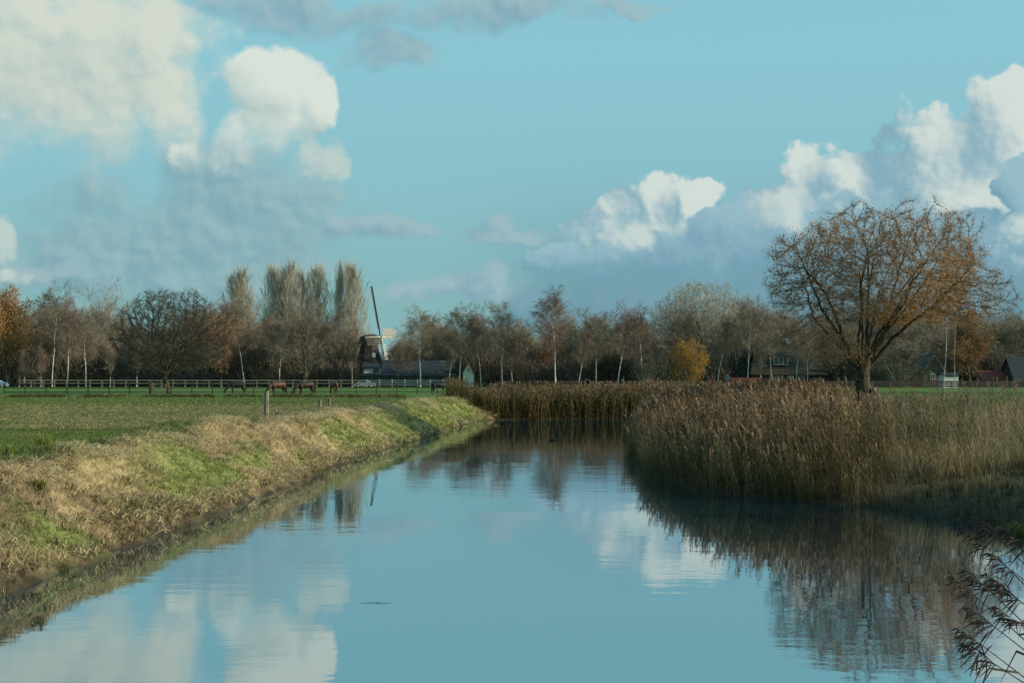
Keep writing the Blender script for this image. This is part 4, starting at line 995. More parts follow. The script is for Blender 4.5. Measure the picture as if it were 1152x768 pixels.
coats = {'black': coat('coat_black', (.010, .009, .008), (.022, .018, .015)), 'bay': coat('coat_bay', (.040, .019, .012), (.085, .036, .02)), 'chestnut': coat('coat_chestnut', (.065, .03, .016), (.12, .055, .028)), 'dark': coat('coat_dark_bay', (.018, .011, .008), (.035, .02, .013))}
hair = mat_simple('horse_hair', (.008, .007, .006), (.02, .016, .012), 5)
hoofm = mat_simple('hoof', (.03, .028, .024), (.06, .05, .045), 5)
def horse(px, py, rz, ckey, label, s=1.0, graze=True, walk=0.0):
    Y = (CZ - GZ) / (py - HY) * F; x = X(px, Y)
    o = thing('horse', label, 'horse', (x, Y, GZ + .02), rz, 'horses grazing in the paddock'); s *= 1.13; o.scale = (s, s, s); c = coats[ckey]
    # facing +x; withers 1.55
    P = [(-.02, 0, 1.13, .30, .34), (.34, 0, 1.16, .26, .34), (.55, 0, 1.22, .19, .30), (-.38, 0, 1.18, .28, .32), (-.60, 0, 1.22, .24, .27)]
    if graze: neck = [(.82, 0, 1.10, .13, .21), (1.06, 0, .84, .11, .17), (1.24, 0, .58, .09, .13), (1.34, 0, .42, .10, .13), (1.36, 0, .24, .075, .085), (1.33, 0, .09, .055, .06)]
    else: neck = [(.84, 0, 1.42, .12, .18), (1.04, 0, 1.62, .095, .14), (1.20, 0, 1.80, .085, .12), (1.32, 0, 1.80, .10, .12), (1.52, 0, 1.66, .07, .085), (1.64, 0, 1.56, .055, .06)]
    P += neck; E = [(0, 1), (1, 2), (0, 3), (3, 4), (2, 5), (5, 6), (6, 7), (7, 8), (8, 9), (9, 10)]
    def leg(ax, chain):
        prev = ax
        for q in chain: P.append(q); E.append((prev, len(P) - 1)); prev = len(P) - 1
    for sgn, w in ((1, walk), (-1, -walk)):
        leg(2, [(.48, sgn * .15, 1.0, .12, .16), (.50, sgn * .16, .80, .09, .09), (.50 + w * .5, sgn * .16, .52, .065, .06), (.50 + w * .7, sgn * .16, .28, .045), (.50 + w * .9, sgn * .16, .12, .05), (.53 + w, sgn * .16, .03, .06)])
        leg(4, [(-.62, sgn * .15, 1.08, .14, .20), (-.60 - w * .2, sgn * .17, .80, .11, .12), (-.76 - w * .5, sgn * .17, .50, .06, .055), (-.72 - w * .8, sgn * .17, .26, .045), (-.70 - w, sgn * .17, .11, .05), (-.67 - w, sgn * .17, .03, .06)])
    skin('body', P, E, c, o)
    # ears
    hd = Vector(neck[3][:3]); m = MB()
    for sg in (-1, 1):
        b0 = hd + Vector((-.02 if graze else -.05, sg * .06, .11)); m.cyl(b0, b0 + Vector((-.04, sg * .02, .13)), .035, .008, 6)
    m.build('ears', c, o)
    # mane: strip of locks down the crest
    r = np.random.default_rng(int(px)); b = TB()
    cr = [np.array(P[2][:3]) + (0, 0, .22)] + [np.array(q[:3]) + (np.array((.06, 0, .12)) if graze else np.array((-.07, 0, .12))) for q in neck[:4]]
    for k in range(60):
        f = r.random() * (len(cr) - 1.001); i = int(f); p = cr[i] * (1 - f + i) + cr[i + 1] * (f - i); sd = r.choice([-1, 1])
        b.strip([p, p + (0, sd * .09, -.06), p + (r.normal(0, .03), sd * .12, -.24)], [.05, .05, .01], (1, 0, 0), (.01, .01, .01))
    v, l, q, cc = b.out(); obj('mane', mesh_np('mane', v, l, q), hair, o)
    skin('tail', [(-.78, 0, 1.32, .05), (-.88, 0, 1.20, .06), (-.92, 0, .9, .075), (-.91, 0, .62, .06), (-.90, 0, .42, .02)], [(0, 1), (1, 2), (2, 3), (3, 4)], hair, o, sub=1)
    return o
horse(267, 444.5, R(200), 'black', 'black horse grazing, leftmost in the paddock', .95, walk=.08)
horse(313, 446.5, R(222), 'bay', 'reddish brown horse grazing with its rump in the sun', .98, walk=.05)
horse(344, 446.5, R(214), 'dark', 'dark brown horse grazing in the middle of the group', .98)
horse(376, 445.0, R(112), 'chestnut', 'chestnut horse turned away, right of the grazing group', .95, walk=.04)
horse(494, 444.0, R(18), 'black', 'black horse standing with raised head near the reeds', .9, False, .1)
horse(598, 441.0, R(170), 'dark', 'brown horse mostly hidden behind the far reeds', .98, True)
horse(661, 440.5, R(100), 'black', 'black horse behind the far reeds seen end on', 1.05, False)
horse(700, 440.5, R(80), 'black', 'black horse behind the reeds under the fan shaped birch', 1.05, False)

# ------------------------------------------------------------------ windmill
def windmill():
    Y = 318.0; bx = X(415.5, Y); o = thing('windmill', 'thatched windmill with pale sails left of the dark barn', 'windmill', (bx, Y, GZ))
    zz = lambda py: Z(py, Y) - GZ; xx = lambda px: X(px, Y) - bx
    thatch = mat_simple('mill_thatch', (.035, .032, .028), (.07, .062, .05), 4, stretch=(1, 1, .2), bump=.6)
    white = mat_simple('mill_white', (.62, .61, .55), (.78, .77, .70), 2); glass = mat_simple('dark_glass', (.02, .025, .03), (.05, .06, .07), 2, rough=.1, spec=.6)
    def ring(r_, z, n=8): return [(r_ * math.cos(6.2832 * (i + .5) / n), r_ * math.sin(6.2832 * (i + .5) / n), z) for i in range(n)]
    m = MB(); m.hull([ring(3.1, zz(411)), ring(2.8, zz(404)), ring(2.25, zz(394)), ring(1.95, zz(386))]); m.build('tower', thatch, o)
    m = MB(); m.hull([ring(3.0, -.2), ring(3.0, zz(411) + .004)]); m.build('base', mat_simple('mill_brick', (.16, .15, .13), (.26, .24, .21), 5), o)
    m = MB()
    for i in range(16):
        a0, a1 = 6.2832 * i / 16, 6.2832 * (i + 1) / 16; q = lambda r_, a, z: (r_ * math.cos(a), r_ * math.sin(a), z)
        z0 = zz(411); m.hull([[q(3.55, a0, z0), q(4.8, a0, z0), q(4.8, a0, z0 + .12), q(3.55, a0, z0 + .12)], [q(3.55, a1, z0), q(4.8, a1, z0), q(4.8, a1, z0 + .12), q(3.55, a1, z0 + .12)]])
        m.bar(q(4.75, a0, z0), q(4.75, a0, z0 + 1.0), .06); m.bar(q(4.75, a0, z0 + 1.0), q(4.75, a1, z0 + 1.0), .06)
    m.build('stage', wood_dark, o)
    # cap, turned with the windshaft
    ph, ti = R(-12), R(10)
    a = Vector((math.cos(ti) * math.cos(ph), math.cos(ti) * math.sin(ph), math.sin(ti))); h = Vector((-math.sin(ph), math.cos(ph), 0)); u = a.cross(h).normalized()
    if u.z < 0: u = -u
    hub = Vector((xx(428), 0, zz(379)))
    ac = Vector((math.cos(ph), math.sin(ph), 0)); side = Vector((-ac.y, ac.x, 0)); m = MB(); rings = []
    for f, w, hh in ((-2.5, .7, .7), (-1.9, 1.6, 1.5), (-.8, 2.0, 2.0), (.8, 2.0, 2.1), (1.7, 1.6, 1.9)):
        z0 = zz(386); rings.append([Vector((0, 0, z0)) + ac * f + side * (w * math.cos(t_)) + Vector((0, 0, hh * math.sin(t_))) for t_ in np.linspace(0, math.pi, 9)])
    m.hull(rings); cap = m.build('cap', thatch, o)
    m = MB(); f = 1.73; z0 = zz(386); m.poly([Vector((0, 0, z0 - .05)) + ac * f + side * (1.5 * math.cos(t_)) + Vector((0, 0, 1.8 * math.sin(t_))) for t_ in np.linspace(0, math.pi, 9)]); m.build('cap_front', wood_grey, cap)
    m = MB(); m.cyl(hub - a * 2.2, hub + a * .3, .32, .26, 10); m.build('windshaft', wood_dark, o)
    m = MB(); 
    for sd in (-1, 1):
        m.bar(Vector((0, 0, zz(384))) - ac * 2.6 + side * sd * 1.6, Vector((0, 0, zz(418))) - ac * 5.2 + side * sd * .25, .22)
    m.bar(Vector((0, 0, zz(384))) - ac * 2.6, Vector((0, 0, zz(421))) - ac * 5.3, .25); m.build('tail_pole', wood_dark, o)
    pale = wood_white
    th = R(2); 
    for k, (mt, lab) in enumerate(((wood_dark, 'upright sail against the sky, coloured dark as in shade'), (pale, 'pale sail pointing towards the viewer'), (pale, 'white lattice sail pointing down'), (pale, 'sail pointing away'))):  # upright sail gets a dark colour to stand for shade
        ang = th + k * math.pi / 2; d = u * math.cos(ang) + h * math.sin(ang) * -1; n_ = a.cross(d).normalized(); R_ = 11.5
        s = MB(); s.bar(hub - d * .3, hub + d * R_, .50 if k == 2 else .22, .50 if k == 2 else .24, up=a, w2=.42 if k == 2 else .13); sail = s.build('sail', mt, o, label=lab)
        g = MB()
        for i in range(22):
            rr = 1.8 + i * (R_ - 1.9) / 21; p = hub + d * rr + a * .05; g.bar(p - n_ * .45, p + n_ * 1.75 + a * .22, .17 if k >= 2 else .07, .06, up=a)
        for w_ in (.62, 1.2, 1.72): g.bar(hub + d * 1.8 + n_ * w_ + a * (.05 + w_ * .12), hub + d * R_ + n_ * w_ + a * (.05 + w_ * .12), .07, .05, up=a)
        g.bar(hub + d * 1.8 - n_ * .4, hub + d * R_ - n_ * .4, .06, .16, up=a)
        g.build('lattice', mt if k not in (1, 2) else white if k == 2 else wood_grey, sail)
    # windows
    fr_ = MB(); fr_.box(xx(422) - .35, xx(422) + .35, -3.2, -3.0, zz(402), zz(397)); fr_.build('window', white, o)
    return o
windmill()

# ------------------------------------------------------------------ buildings
brick = mat_simple('brick_red', (.14, .05, .035), (.22, .085, .055), 8); slate = mat_simple('roof_slate', (.022, .030, .036), (.045, .055, .062), 2, stretch=(1, 1, 5)); thatch2 = mat_simple('roof_thatch', (.045, .040, .028), (.085, .075, .05), 3, stretch=(3, 3, .4), bump=.5)
wall_w = mat_simple('wall_white', (.60, .60, .55), (.74, .73, .67), 2); wall_d = mat_simple('wall_dark', (.03, .034, .034), (.06, .062, .058), 3); glassm = mat_simple('window_glass', (.03, .04, .05), (.09, .11, .12), 1.2, rough=.08, spec=.8); tile_red = mat_simple('roof_tile_red', (.14, .045, .035), (.24, .08, .06), 3); wall_tan = mat_simple('wall_tan', (.12, .10, .07), (.19, .16, .11), 3)
def house(name, label, px0, px1, wy, ey, ry, Y, wallm, roofm, depth=8., axis='x', wins=(), cat='house', over=.35, bb_mat=None, door=None, chim=None, hip=0.0):
    """wy unused base row; ey eaves row, ry ridge row; axis 'x': ridge runs along the picture, 'y': gable faces the camera"""
    x0, x1 = X(px0, Y), X(px1, Y); cx = (x0 + x1) / 2; W = x1 - x0; o = thing(name, label, cat, (cx, Y, GZ)); ze, zr = Z(ey, Y) - GZ, Z(ry, Y) - GZ; a = W / 2
    m = MB()
    if axis == 'x':
        m.box(-a, a, 0, depth, -.2, ze)
        hx = a * hip
        if not hip:
            for s in (-a, a - .15): m.hull([[(s, 0, ze + .003), (s, depth, ze + .003), (s, depth / 2, zr - .05)], [(s + .15, 0, ze + .003), (s + .15, depth, ze + .003), (s + .15, depth / 2, zr - .05)]])
        m.build('wall', wallm, o); rf = MB(); A = a + over
        sl = (zr - ze) / (depth / 2); eo = over * sl
        pts = [(-A, -over, ze - eo), (A, -over, ze - eo), (A - hx, depth / 2, zr), (-A + hx, depth / 2, zr)]; pb = [(-A, depth + over, ze - eo), (A, depth + over, ze - eo), (A - hx, depth / 2, zr), (-A + hx, depth / 2, zr)]
        up = lambda q: [(x_, y_, z_ + .22) for x_, y_, z_ in q]
        rf.hull([pts, up(pts)]); rf.hull([[pb[1], pb[0], pb[3], pb[2]], up([pb[1], pb[0], pb[3], pb[2]])])
        if hip:
            for s in (-1, 1): t_ = [(s * A, -over, ze - eo), (s * A, depth + over, ze - eo), (s * (A - hx), depth / 2, zr)]; rf.hull([t_, up(t_)])
        R_ = rf.build('roof', roofm, o)
    else:
        m.hull([[(-a, 0, -.2), (a, 0, -.2), (a, 0, ze), (0, 0, zr - .06), (-a, 0, ze)], [(-a, depth, -.2), (a, depth, -.2), (a, depth, ze), (0, depth, zr - .06), (-a, depth, ze)]])
        m.build('wall', wallm, o); rf = MB(); sl = (zr - ze) / a; A = a + over
        for s in (-1, 1):
            t_ = [(0, -over, zr), (0, depth + over, zr), (s * A, depth + over, ze - over * sl), (s * A, -over, ze - over * sl)]; rf.hull([t_, [(x_, y_, z_ + .16) for x_, y_, z_ in t_]])
        R_ = rf.build('roof', roofm, o)
        bb = MB()
        for s in (-1, 1): bb.bar((0, -over - .04, zr + .02), (s * A, -over - .04, ze - over * sl + .02), .05, .2)
        bb.build('bargeboard', bb_mat or wood_cream, R_)
    for (p0, p1, y0, y1) in wins:
        xa, xb, za, zb = X(p0, Y) - cx, X(p1, Y) - cx, Z(y1, Y) - GZ, Z(y0, Y) - GZ
        f = MB(); t_ = .10
        f.box(xa, xb, -.10, -.003, zb - t_, zb); f.box(xa, xb, -.10, -.003, za, za + t_); f.box(xa, xa + t_, -.10, -.003, za + t_, zb - t_); f.box(xb - t_, xb, -.10, -.003, za + t_, zb - t_); c_ = (xa + xb) / 2; f.box(c_ - .05, c_ + .05, -.10, -.003, za + t_, zb - t_)
        fo = f.build('window', wood_white, o); g = MB(); g.box(xa + t_, xb - t_, -.05, -.004, za + t_, zb - t_); g.build('pane', glassm, fo)
    if door:
        p0, p1, y0, y1 = door; m = MB(); m.box(X(p0, Y) - cx, X(p1, Y) - cx, -.08, -.003, Z(y1, Y) - GZ, Z(y0, Y) - GZ); d_ = m.build('door', wood_white, o)
        m = MB(); hx_ = X(p1, Y) - cx - .18; m.box(hx_ - .04, hx_ + .04, -.14, -.082, Z((y0 + y1) / 2, Y) - GZ - .04, Z((y0 + y1) / 2, Y) - GZ + .04); m.build('handle', wood_dark, d_)
    if chim:
        p, w, y0 = chim; m = MB(); c_ = X(p, Y) - cx; m.box(c_ - w / 2, c_ + w / 2, depth / 2 - w / 2, depth / 2 + w / 2, zr - 1.2, Z(y0, Y) - GZ); m.build('chimney', wall_w, R_)
    return o
house('barn', 'long dark barn with blue grey slate roof right of the windmill', 430, 506, 433, 421, 406, 308, wall_d, slate, 10, 'x', cat='barn')
house('mill_house', 'low white house with a window at the foot of the windmill', 409, 430, 421, 413, 409, 311, wall_w, slate, 4, 'x', wins=((419.5, 426.5, 413.8, 420),))
house('shed', 'long low dark shed in front of the mill house', 404, 512, 433, 423, 421, 302, wall_d, wall_d, 3, 'x', cat='shed', over=.1)
house('gable_house', 'narrow building with pointed cream gable between birches', 521, 532.5, 427, 420, 408, 303, wall_w, slate, 7, 'y', over=.12, wins=((525.5, 528.5, 414, 419),))
house('thatched_house', 'thatched house with white dormer behind the slim birches', 846, 930, 433, 420, 384, 306, wall_d, thatch2, 14, 'x', wins=((872, 880, 420.5, 428), (898, 905, 421, 428)), door=(886, 893, 421, 433), chim=(894, 1.1, 380), hip=.3)
# dormer on it
Yd = 303.5; o = thing('dormer_house', 'dark dormer with three white framed panes on the thatched roof', 'dormer')
bpy.data.objects.remove(o)
th_house = [q for q in bpy.data.objects if q.name.startswith('thatched_house')][0]
def dormer():
    hx = th_house.location.x; yy = 1.2; m = MB(); x0, x1 = X(871, 306) - hx, X(888, 306) - hx; z0, z1 = Z(411, 306) - GZ, Z(401, 306) - GZ
    m.box(x0, x1, yy, yy + 5, z0 - .1, z1); d = m.build('dormer', wall_d, th_house)
    m = MB(); m.box(x0 - .2, x1 + .2, yy - .3, yy + 5.3, z1 + .003, z1 + .2); m.build('dormer_roof', slate, d)
    f = MB(); n = 3; w = (x1 - x0 - .3) / n
    for i in range(n + 1): f.box(x0 + .15 + i * w - .07, x0 + .15 + i * w + .07, yy - .1, yy - .003, z0 + .15, z1 - .1)
    for z in (z0 + .1, z1 - .22): f.box(x0 + .05, x1 - .05, yy - .13, yy - .101, z, z + .14)
    f.build('window_frame', wood_white, d)
    g = MB(); g.box(x0 + .15, x1 - .15, yy - .05, yy - .004, z0 + .15, z1 - .12); g.build('pane', glassm, d)
dormer()
house('gable_house', 'dark pointed gable house left of the straight white birch', 826, 848, 433, 420, 393, 309, wall_d, slate, 12, 'y', over=.4, bb_mat=wood_dark)
m = MB(); Yw = 296; m.box(X(822, Yw), X(856, Yw), Yw, Yw + .25, GZ - .1, Z(424.5, Yw)); o = m.build('brick_wall', brick); tag(o, 'low red brick garden wall beside the thatched house', 'wall')
house('gable_house', 'house with pale bargeboards on a steep gable right of the oak', 1038, 1063, 434, 418, 399, 296, wall_tan, slate, 9, 'y', over=.3, wins=((1046, 1052, 420, 427),))
house('shed', 'small white shed behind the pair of slim birches', 1062, 1078, 437, 423, 420, 282, wall_w, slate, 4, 'x', cat='shed', over=.15)
house('cottage', 'low cottage with dark red tiled roof near the right edge', 1106, 1136, 434, 427, 418, 296, wall_tan, tile_red, 6, 'x', wins=((1112, 1117, 428, 432), (1124, 1129, 428, 432)), cat='cottage')
house('house', 'house with steep dark blue roof cut by the right edge', 1142, 1175, 434, 428, 402, 292, wall_d, slate, 9, 'x', cat='house')
# round mirror on a pole
o = thing('traffic_mirror', 'round mirror on a pole left of the brick wall', 'mirror', (X(818, 290), 290, GZ)); m = MB(); m.cyl((0, 0, 0), (0, 0, 1.6), .05); m.build('pole', wood_grey, o); m = MB(); m.cyl((0, -.06, 2.0), (0, .0, 2.0), .62, .62, 20); m.build('rim', wood_grey, o); m = MB(); m.cyl((0, -.10, 2.0), (0, -.062, 2.0), .52, .52, 20); m.build('glass', glassm, o)

# cars
tyre = mat_simple('tyre', (.015, .015, .015), (.03, .03, .03), 4); 
def car(px, Y, label, paint, rz=0, L=4.3):
    o = thing('parked_car', label, 'car', (X(px, Y), Y, GZ), rz, 'cars parked beyond the fence')
    prof = [(-.5, .35), (-.5, .78), (-.47, .92), (-.36, .98), (-.22, 1.42), (.12, 1.46), (.27, 1.02), (.44, .92), (.5, .75), (.5, .35)]
    m = MB(); m.hull([[(x_ * L, y_, z_) for x_, z_ in prof] for y_ in (-.84, .84)]); b = m.build('body', paint, o)
    m = MB(); q = [(-.33, 1.0), (-.215, 1.36), (.11, 1.39), (.235, 1.02)]
    for s in (-1, 1): m.poly([(x_ * L, s * .845, z_) for x_, z_ in q])
    m.build('window', glassm, b)
    for xx in (-.31, .31):
        for s in (-1, 1):
            m = MB(); m.cyl((xx * L, s * .70, .33), (xx * L, s * .88, .33), .33, .33, 14); w = m.build('wheel', tyre, o); m = MB(); m.cyl((xx * L, s * .881, .33), (xx * L, s * .895, .33), .18, .18, 10); m.build('hub', wall_w, w)
    for s in (-1, 1): m = MB(); m.box(.5 * L + .002, .5 * L + .03, s * .6 - .15, s * .6 + .15, .62, .78); m.build('headlight', wood_white, o)
paint_s = mat_simple('paint_silver', (.35, .37, .38), (.45, .47, .48), 1, rough=.3, spec=.6); paint_b = mat_simple('paint_pale_blue', (.16, .28, .38), (.24, .38, .48), 1, rough=.3, spec=.6)
car(411, 288, 'silver car parked behind the fence left of the windmill', paint_s)
car(-3, 291, 'pale blue car cut by the left edge of the picture', paint_b)

# coot and floating twig
def coot():
    Y = 4.2 / (495 - HY) * F; o = thing('waterbird', 'small dark waterbird swimming on the far canal', 'bird', (X(621, Y), Y, -.045), R(170))
    bm_ = coats['black']; m = MB(); rings = []
    for f, r_, z in ((-.22, .02, .14), (-.15, .075, .11), (-.05, .12, .08), (.06, .115, .08), (.14, .08, .09), (.19, .03, .11)): rings.append([(f, r_ * math.cos(t_), z + r_ * .85 * math.sin(t_)) for t_ in np.linspace(0, 6.2832, 11)[:-1]])
    m.hull(rings); rings = []
    for f, z, r_ in ((.13, .12, .045), (.16, .20, .035), (.17, .25, .045), (.18, .29, .035), (.18, .31, .01)): rings.append([(f + r_ * math.cos(t_), r_ * math.sin(t_), z) for t_ in np.linspace(0, 6.2832, 9)[:-1]])
    m.hull(rings); m.build('body', bm_, o, smooth=True); m = MB(); m.cyl((.21, 0, .255), (.27, 0, .24), .018, .004, 6); m.build('bill', wall_w, o)
coot()
def floater():
    Y = 4.2 / (677 - HY) * F; segs = [(-.42, 0, .006, -.15, .04, .008, .003, .005), (-.15, .04, .008, .12, 0, .010, .005, .005), (.12, 0, .010, .40, .05, .006, .004, .002), (-.05, .03, .01, .08, .16, .02, .003, .002), (.15, .01, .01, .26, -.10, .015, .003, .002)]
    o = obj('floating_twig', mesh_np('floating_twig', *prisms(segs, 6)), bark_dark); o.scale = (.75, .75, .75); o.location = (X(425, Y), Y, .002); tag(o, 'thin dark twig floating in the middle of the water', 'twig')
floater()

# ------------------------------------------------------------------ sky
w = bpy.data.worlds.new('World'); sc.world = w; w.use_nodes = True; t = w.node_tree; t.nodes.clear()
K = lambda v: v
def M(op, a, b=None, c=None, clamp=False):
    n = t.nodes.new('ShaderNodeMath'); n.operation = op; n.use_clamp = clamp
    for i, q in enumerate((a, b, c)):
        if q is None: continue
        if isinstance(q, (int, float)): n.inputs[i].default_value = q
        else: t.links.new(q, n.inputs[i])
    return n.outputs[0]
def VM(op, a, b=None, s=None):
    n = t.nodes.new('ShaderNodeVectorMath'); n.operation = op
    for i, q in enumerate((a, b)):
        if q is None: continue
        if isinstance(q, (tuple, list)): n.inputs[i].default_value = q
        else: t.links.new(q, n.inputs[i])
    if s is not None:
        if isinstance(s, (int, float)): n.inputs['Scale'].default_value = s
        else: t.links.new(s, n.inputs['Scale'])
    return n.outputs['Value'] if op in ('DOT_PRODUCT', 'LENGTH') else n.outputs['Vector']
def SS(a, b, x):
    n = t.nodes.new('ShaderNodeMapRange'); n.interpolation_type = 'SMOOTHSTEP'; n.inputs['From Min'].default_value = a; n.inputs['From Max'].default_value = b; t.links.new(x, n.inputs[0]); return n.outputs[0]
def MIX(f, a, b):
    n = t.nodes.new('ShaderNodeMix'); n.data_type = 'RGBA'
    if isinstance(f, (int, float)): n.inputs[0].default_value = f
    else: t.links.new(f, n.inputs[0])
    for i, q in ((6, a), (7, b)):
        if isinstance(q, tuple): n.inputs[i].default_value = (*q, 1)
        else: t.links.new(q, n.inputs[i])
    return n.outputs[2]
tc = t.nodes.new('ShaderNodeTexCoord'); sep = t.nodes.new('ShaderNodeSeparateXYZ'); t.links.new(tc.outputs['Generated'], sep.inputs[0])
az = M('ARCTAN2', sep.outputs[0], sep.outputs[1]); el = M('ARCSINE', sep.outputs[2])
cmb = t.nodes.new('ShaderNodeCombineXYZ'); t.links.new(M('MULTIPLY', az, 16.), cmb.inputs[0]); t.links.new(M('MULTIPLY', el, 16.), cmb.inputs[1])
UV = cmb.outputs[0]       # hundreds of photo pixels of arc
def sky_uv(px, py):
    a = math.atan((px - CX) / F); e = math.atan((HY - py) / F * math.cos(a)); return a * 16, e * 16
def noise(vec, scale, detail, rough=.55, dist=0.0, typ='FBM'):
    n = t.nodes.new('ShaderNodeTexNoise'); n.inputs['Scale'].default_value = scale; n.inputs['Detail'].default_value = detail; n.inputs['Roughness'].default_value = rough; n.inputs['Distortion'].default_value = dist; t.links.new(vec, n.inputs['Vector']); return n
def vor(vec, scale, detail=1.5):
    n = t.nodes.new('ShaderNodeTexVoronoi'); n.voronoi_dimensions = '2D'; n.feature = 'F1'; n.inputs['Scale'].default_value = scale; n.inputs['Detail'].default_value = 0; n.inputs['Roughness'].default_value = .55; t.links.new(vec, n.inputs['Vector']); return n.outputs['Distance']
# warped coordinates
wn = noise(UV, .9, 4, .5); warp = VM('SCALE', VM('SUBTRACT', wn.outputs['Color'], (.5, .5, .5)), s=.85)
UVW = VM('ADD', UV, warp)
def field(uvw, blobs):
    """union of soft ellipses, 1 in the middle, 0 at the rim, negative outside"""
    acc = None
    for (px, py, rx, ry) in blobs:
        cx_, cy_ = sky_uv(px, py); d = VM('MULTIPLY', VM('SUBTRACT', uvw, (cx_, cy_, 0)), (100 / rx, 100 / ry, 0)); v = M('SUBTRACT', 1.0, VM('DOT_PRODUCT', d, d))
        if acc is None: acc = v
        else:
            n = t.nodes.new('ShaderNodeMath'); n.operation = 'SMOOTH_MAX'; n.inputs[2].default_value = .35; t.links.new(acc, n.inputs[0]); t.links.new(v, n.inputs[1]); acc = n.outputs[0]
    return M('MAXIMUM', acc, -4.0)
def mk_micro(bl, soft, off):
    o = []
    for sh in ((0, 0, 0), off):
        uu = VM('ADD', UV, sh); q = VM('ADD', uu, VM('SCALE', warp, s=.6))
        b = M('SUBTRACT', .42, vor(q, bl)); b2 = M('SUBTRACT', .42, vor(VM('ADD', q, (3.3, 1.7, 0)), bl * 2.4)); n = M('SUBTRACT', noise(uu, bl * 1.1, 6, .62).outputs[0], .5)
        o.append(M('ADD', M('ADD', M('MULTIPLY', b, .75), M('MULTIPLY', b2, .3)), M('MULTIPLY', n, 1.35 + soft)))
    return o
MIC = [mk_micro(1.7, .5, (.06, .08, 0)), mk_micro(3.3, .2, (.045, .035, 0))]
def cloud(blobs, base, edge, billow, lit, shade, k=.5, k2=.9, off=(.22, .16, 0), bias=.5, amp=.6, soft=0.0, bot=None):
    f0 = field(UVW, blobs); f1 = field(VM('ADD', UVW, off), blobs); m0, m1 = MIC[0 if billow < 1.55 else 1]
    alpha = SS(edge[0], edge[1], M('ADD', f0, M('MULTIPLY', m0, amp)))
    li = M('ADD', M('ADD', bias, M('MULTIPLY', M('SUBTRACT', f0, f1), k)), M('MULTIPLY', M('SUBTRACT', m0, m1), k2), clamp=True)
    c = MIX(SS(0.0, 1.0, li), shade, lit)
    if bot:
        ea, eb = sky_uv(CX, bot[0])[1], sky_uv(CX, bot[1])[1]
        alpha = M('MULTIPLY', alpha, SS(ea, eb, M('ADD', M('MULTIPLY', el, 16.), M('MULTIPLY', m0, .5))))
    return MIX(alpha, base, c)
sk = t.nodes.new('ShaderNodeTexSky'); sk.sky_type = 'NISHITA'; sk.sun_disc = False; sk.sun_elevation = SUN_EL; sk.sun_rotation = SUN_AZ; sk.altitude = 0; sk.air_density = 1.0; sk.dust_density = .6; sk.ozone_density = 1.5
nish = VM('MULTIPLY', sk.outputs[0], (.10, .125, .105))
E = M('MULTIPLY', el, 16.)
ramp = t.nodes.new('ShaderNodeValToRGB'); t.links.new(M('MULTIPLY', E, .1), ramp.inputs[0]); cr = ramp.color_ramp
cr.elements[0].position = 0; cr.elements[0].color = (.19, .40, .46, 1); cr.elements[1].position = 1; cr.elements[1].color = (.19, .48, .65, 1)
for p_, c_ in ((.10, (.20, .435, .50)), (.2, (.245, .52, .60)), (.35, (.275, .60, .69)), (.5, (.27, .60, .72))):
    e_ = cr.elements.new(p_); e_.color = (*c_, 1)
sky = MIX(.82, nish, ramp.outputs[0])
gn = noise(UV, .22, 5, .55); outm = M('MAXIMUM', SS(7.5, 10, M('ABSOLUTE', M('MULTIPLY', az, 16.))), SS(5.2, 7.5, E))
sky = MIX(M('MULTIPLY', M('MULTIPLY', SS(.52, .66, gn.outputs[0]), outm), .7), sky, (.60, .68, .66))
# warm haze low on the left, slate haze low on the right
sky = MIX(M('MULTIPLY', SS(2.6, .2, E), M('MULTIPLY', SS(-1.0, 1.2, M('MULTIPLY', az, 16.)), .75)), sky, (.125, .285, .355))
# thin grey veils
v1 = cloud([(215, 262, 180, 62), (130, 290, 150, 44), (300, 220, 90, 60), (250, 190, 80, 50), (270, 300, 120, 40)], sky, (-.5, .9), 1.1, (.33, .49, .51), (.185, .35, .42), k=.35, k2=.9, amp=1.1, soft=.8)
sky = MIX(.8, sky, v1)
v2 = cloud([(560, 8, 140, 24), (430, 262, 62, 17), (563, 263, 68, 13), (560, 248, 26, 15), (436, 48, 50, 22), (330, 8, 130, 24), (700, 2, 70, 12), (25, 305, 60, 14), (520, 330, 90, 14), (555, 320, 20, 20)], sky, (-.3, .9), 1.3, (.34, .49, .53), (.20, .37, .46), k=.3, amp=.9, soft=.8)
sky = MIX(.9, sky, v2)
# towering white clouds, left
sky = cloud([(40, 75, 170, 100), (140, 118, 92, 58), (165, 45, 40, 66), (40, 140, 165, 55), (95, 20, 70, 45)], sky, (-.75, .65), .9, (.645, .70, .615), (.38, .515, .505), k=.38, k2=.55, off=(.25, .40, 0), bias=.55, amp=1.5, bot=(212, 120))
sky = cloud([(316, 92, 52, 42), (352, 108, 30, 30), (284, 136, 48, 32), (322, 132, 36, 28), (240, 172, 48, 22)], sky, (-.50, .25), 1.2, (.69, .76, .69), (.36, .51, .51), k=.40, k2=.42, off=(.18, .32, 0), bias=.56, amp=1.25, bot=(205, 130))
sky = cloud([(358, 180, 28, 22), (4, 262, 14, 28), (12, 308, 36, 9)], sky, (-.5, 1.0), 1.7, (.50, .62, .59), (.34, .49, .52), k=.3, k2=.3, bias=.6, amp=1.6, bot=(330, 300))
# low blue-grey bank on the right
sky = cloud([(720, 338, 110, 56), (900, 335, 180, 66), (1110, 325, 140, 70), (620, 345, 60, 20)], sky, (-1.2, 1.0), 1.2, (.20, .375, .445), (.14, .30, .38), k=.3, k2=.35, amp=1.5)
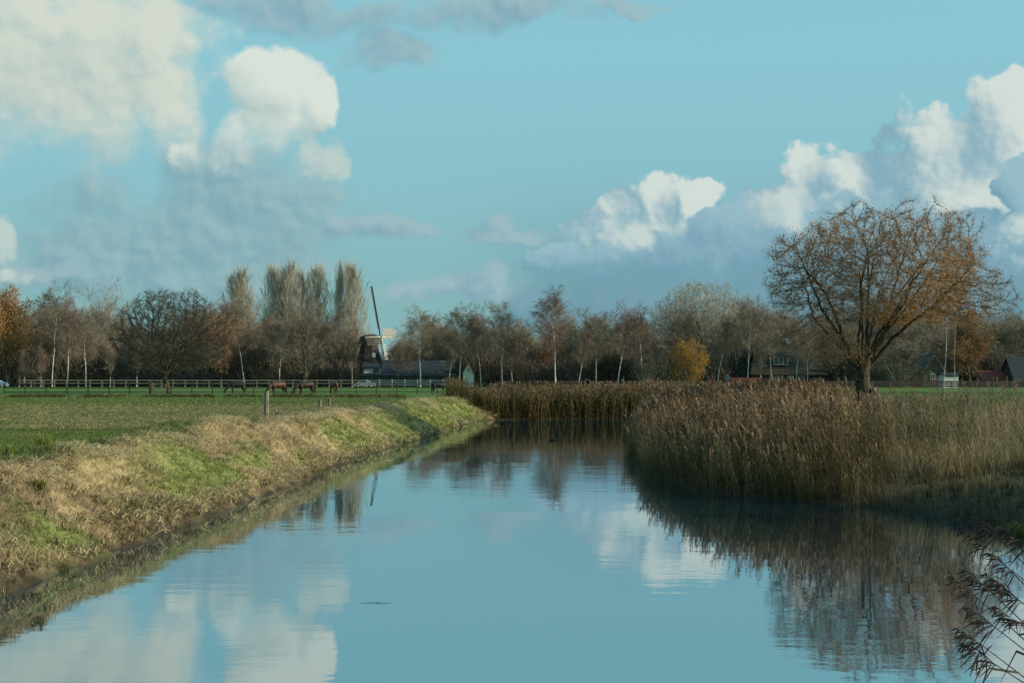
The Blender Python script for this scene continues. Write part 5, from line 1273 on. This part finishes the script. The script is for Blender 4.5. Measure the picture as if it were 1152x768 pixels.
# heaped clouds, right: back rank
sky = cloud([(666, 262, 40, 26), (694, 240, 32, 24), (738, 228, 32, 34), (786, 214, 26, 22), (730, 262, 62, 34), (905, 207, 28, 24), (958, 206, 34, 28), (1060, 180, 58, 56), (1038, 148, 34, 26), (1075, 240, 80, 44), (1128, 136, 40, 34), (1150, 118, 30, 26), (872, 240, 30, 26), (930, 245, 70, 40)], sky, (-.66, .02), 2.0, (.64, .72, .68), (.23, .42, .51), k=.48, k2=.50, off=(.34, .16, 0), bias=.42, amp=1.5, bot=(315, 235))
# front rank, in shade
sky = cloud([(650, 298, 56, 22), (700, 292, 60, 24), (825, 256, 40, 30), (800, 280, 70, 30), (900, 275, 90, 34), (1000, 270, 80, 40), (1148, 204, 24, 28), (1130, 280, 66, 50)], sky, (-.55, .1), 2.0, (.31, .50, .58), (.17, .35, .45), k=.30, k2=.35, off=(.25, .20, 0), bias=.38, amp=1.5, bot=(340, 275))
sky = cloud([(700, 274, 28, 22), (872, 240, 26, 28), (1146, 264, 40, 28)], sky, (-.6, .9), 2.2, (.55, .66, .64), (.27, .44, .52), k=.4, k2=.4, off=(.2, .12, 0), bias=.55, amp=1.4, bot=(300, 262))
bg = t.nodes.new('ShaderNodeBackground'); t.links.new(sky, bg.inputs[0]); bg.inputs[1].default_value = 1.0
wo = t.nodes.new('ShaderNodeOutputWorld'); t.links.new(bg.outputs[0], wo.inputs[0])
w.cycles.sampling_method = 'MANUAL'; w.cycles.sample_map_resolution = 512

# ------------------------------------------------------------------ sun, camera, render settings
sl = bpy.data.lights.new('sun', 'SUN'); sl.energy = 5.0; sl.angle = R(.5); sl.color = (1.0, .87, .67)
so = link(bpy.data.objects.new('sun', sl)); so.location = (60, 10, 60)
dv = Vector((math.sin(SUN_AZ) * math.cos(SUN_EL), math.cos(SUN_AZ) * math.cos(SUN_EL), math.sin(SUN_EL)))
so.rotation_euler = dv.to_track_quat('Z', 'Y').to_euler()
cam = bpy.data.cameras.new('camera'); cam.sensor_width = 36; cam.lens = 50; cam.clip_end = 12000; cam.clip_start = .1
co = link(bpy.data.objects.new('camera', cam)); co.location = (0, 0, CZ); co.rotation_euler = (R(90) + math.atan(40 / 1600), 0, 0)
sc.camera = co
sc.view_settings.view_transform = 'Standard'; sc.view_settings.look = 'None'; sc.view_settings.exposure = 0
cy = sc.cycles; cy.max_bounces = 5; cy.diffuse_bounces = 2; cy.glossy_bounces = 3; cy.transmission_bounces = 2; cy.caustics_reflective = False; cy.caustics_refractive = False; cy.use_denoising = True; cy.use_adaptive_sampling = True; cy.adaptive_threshold = .015
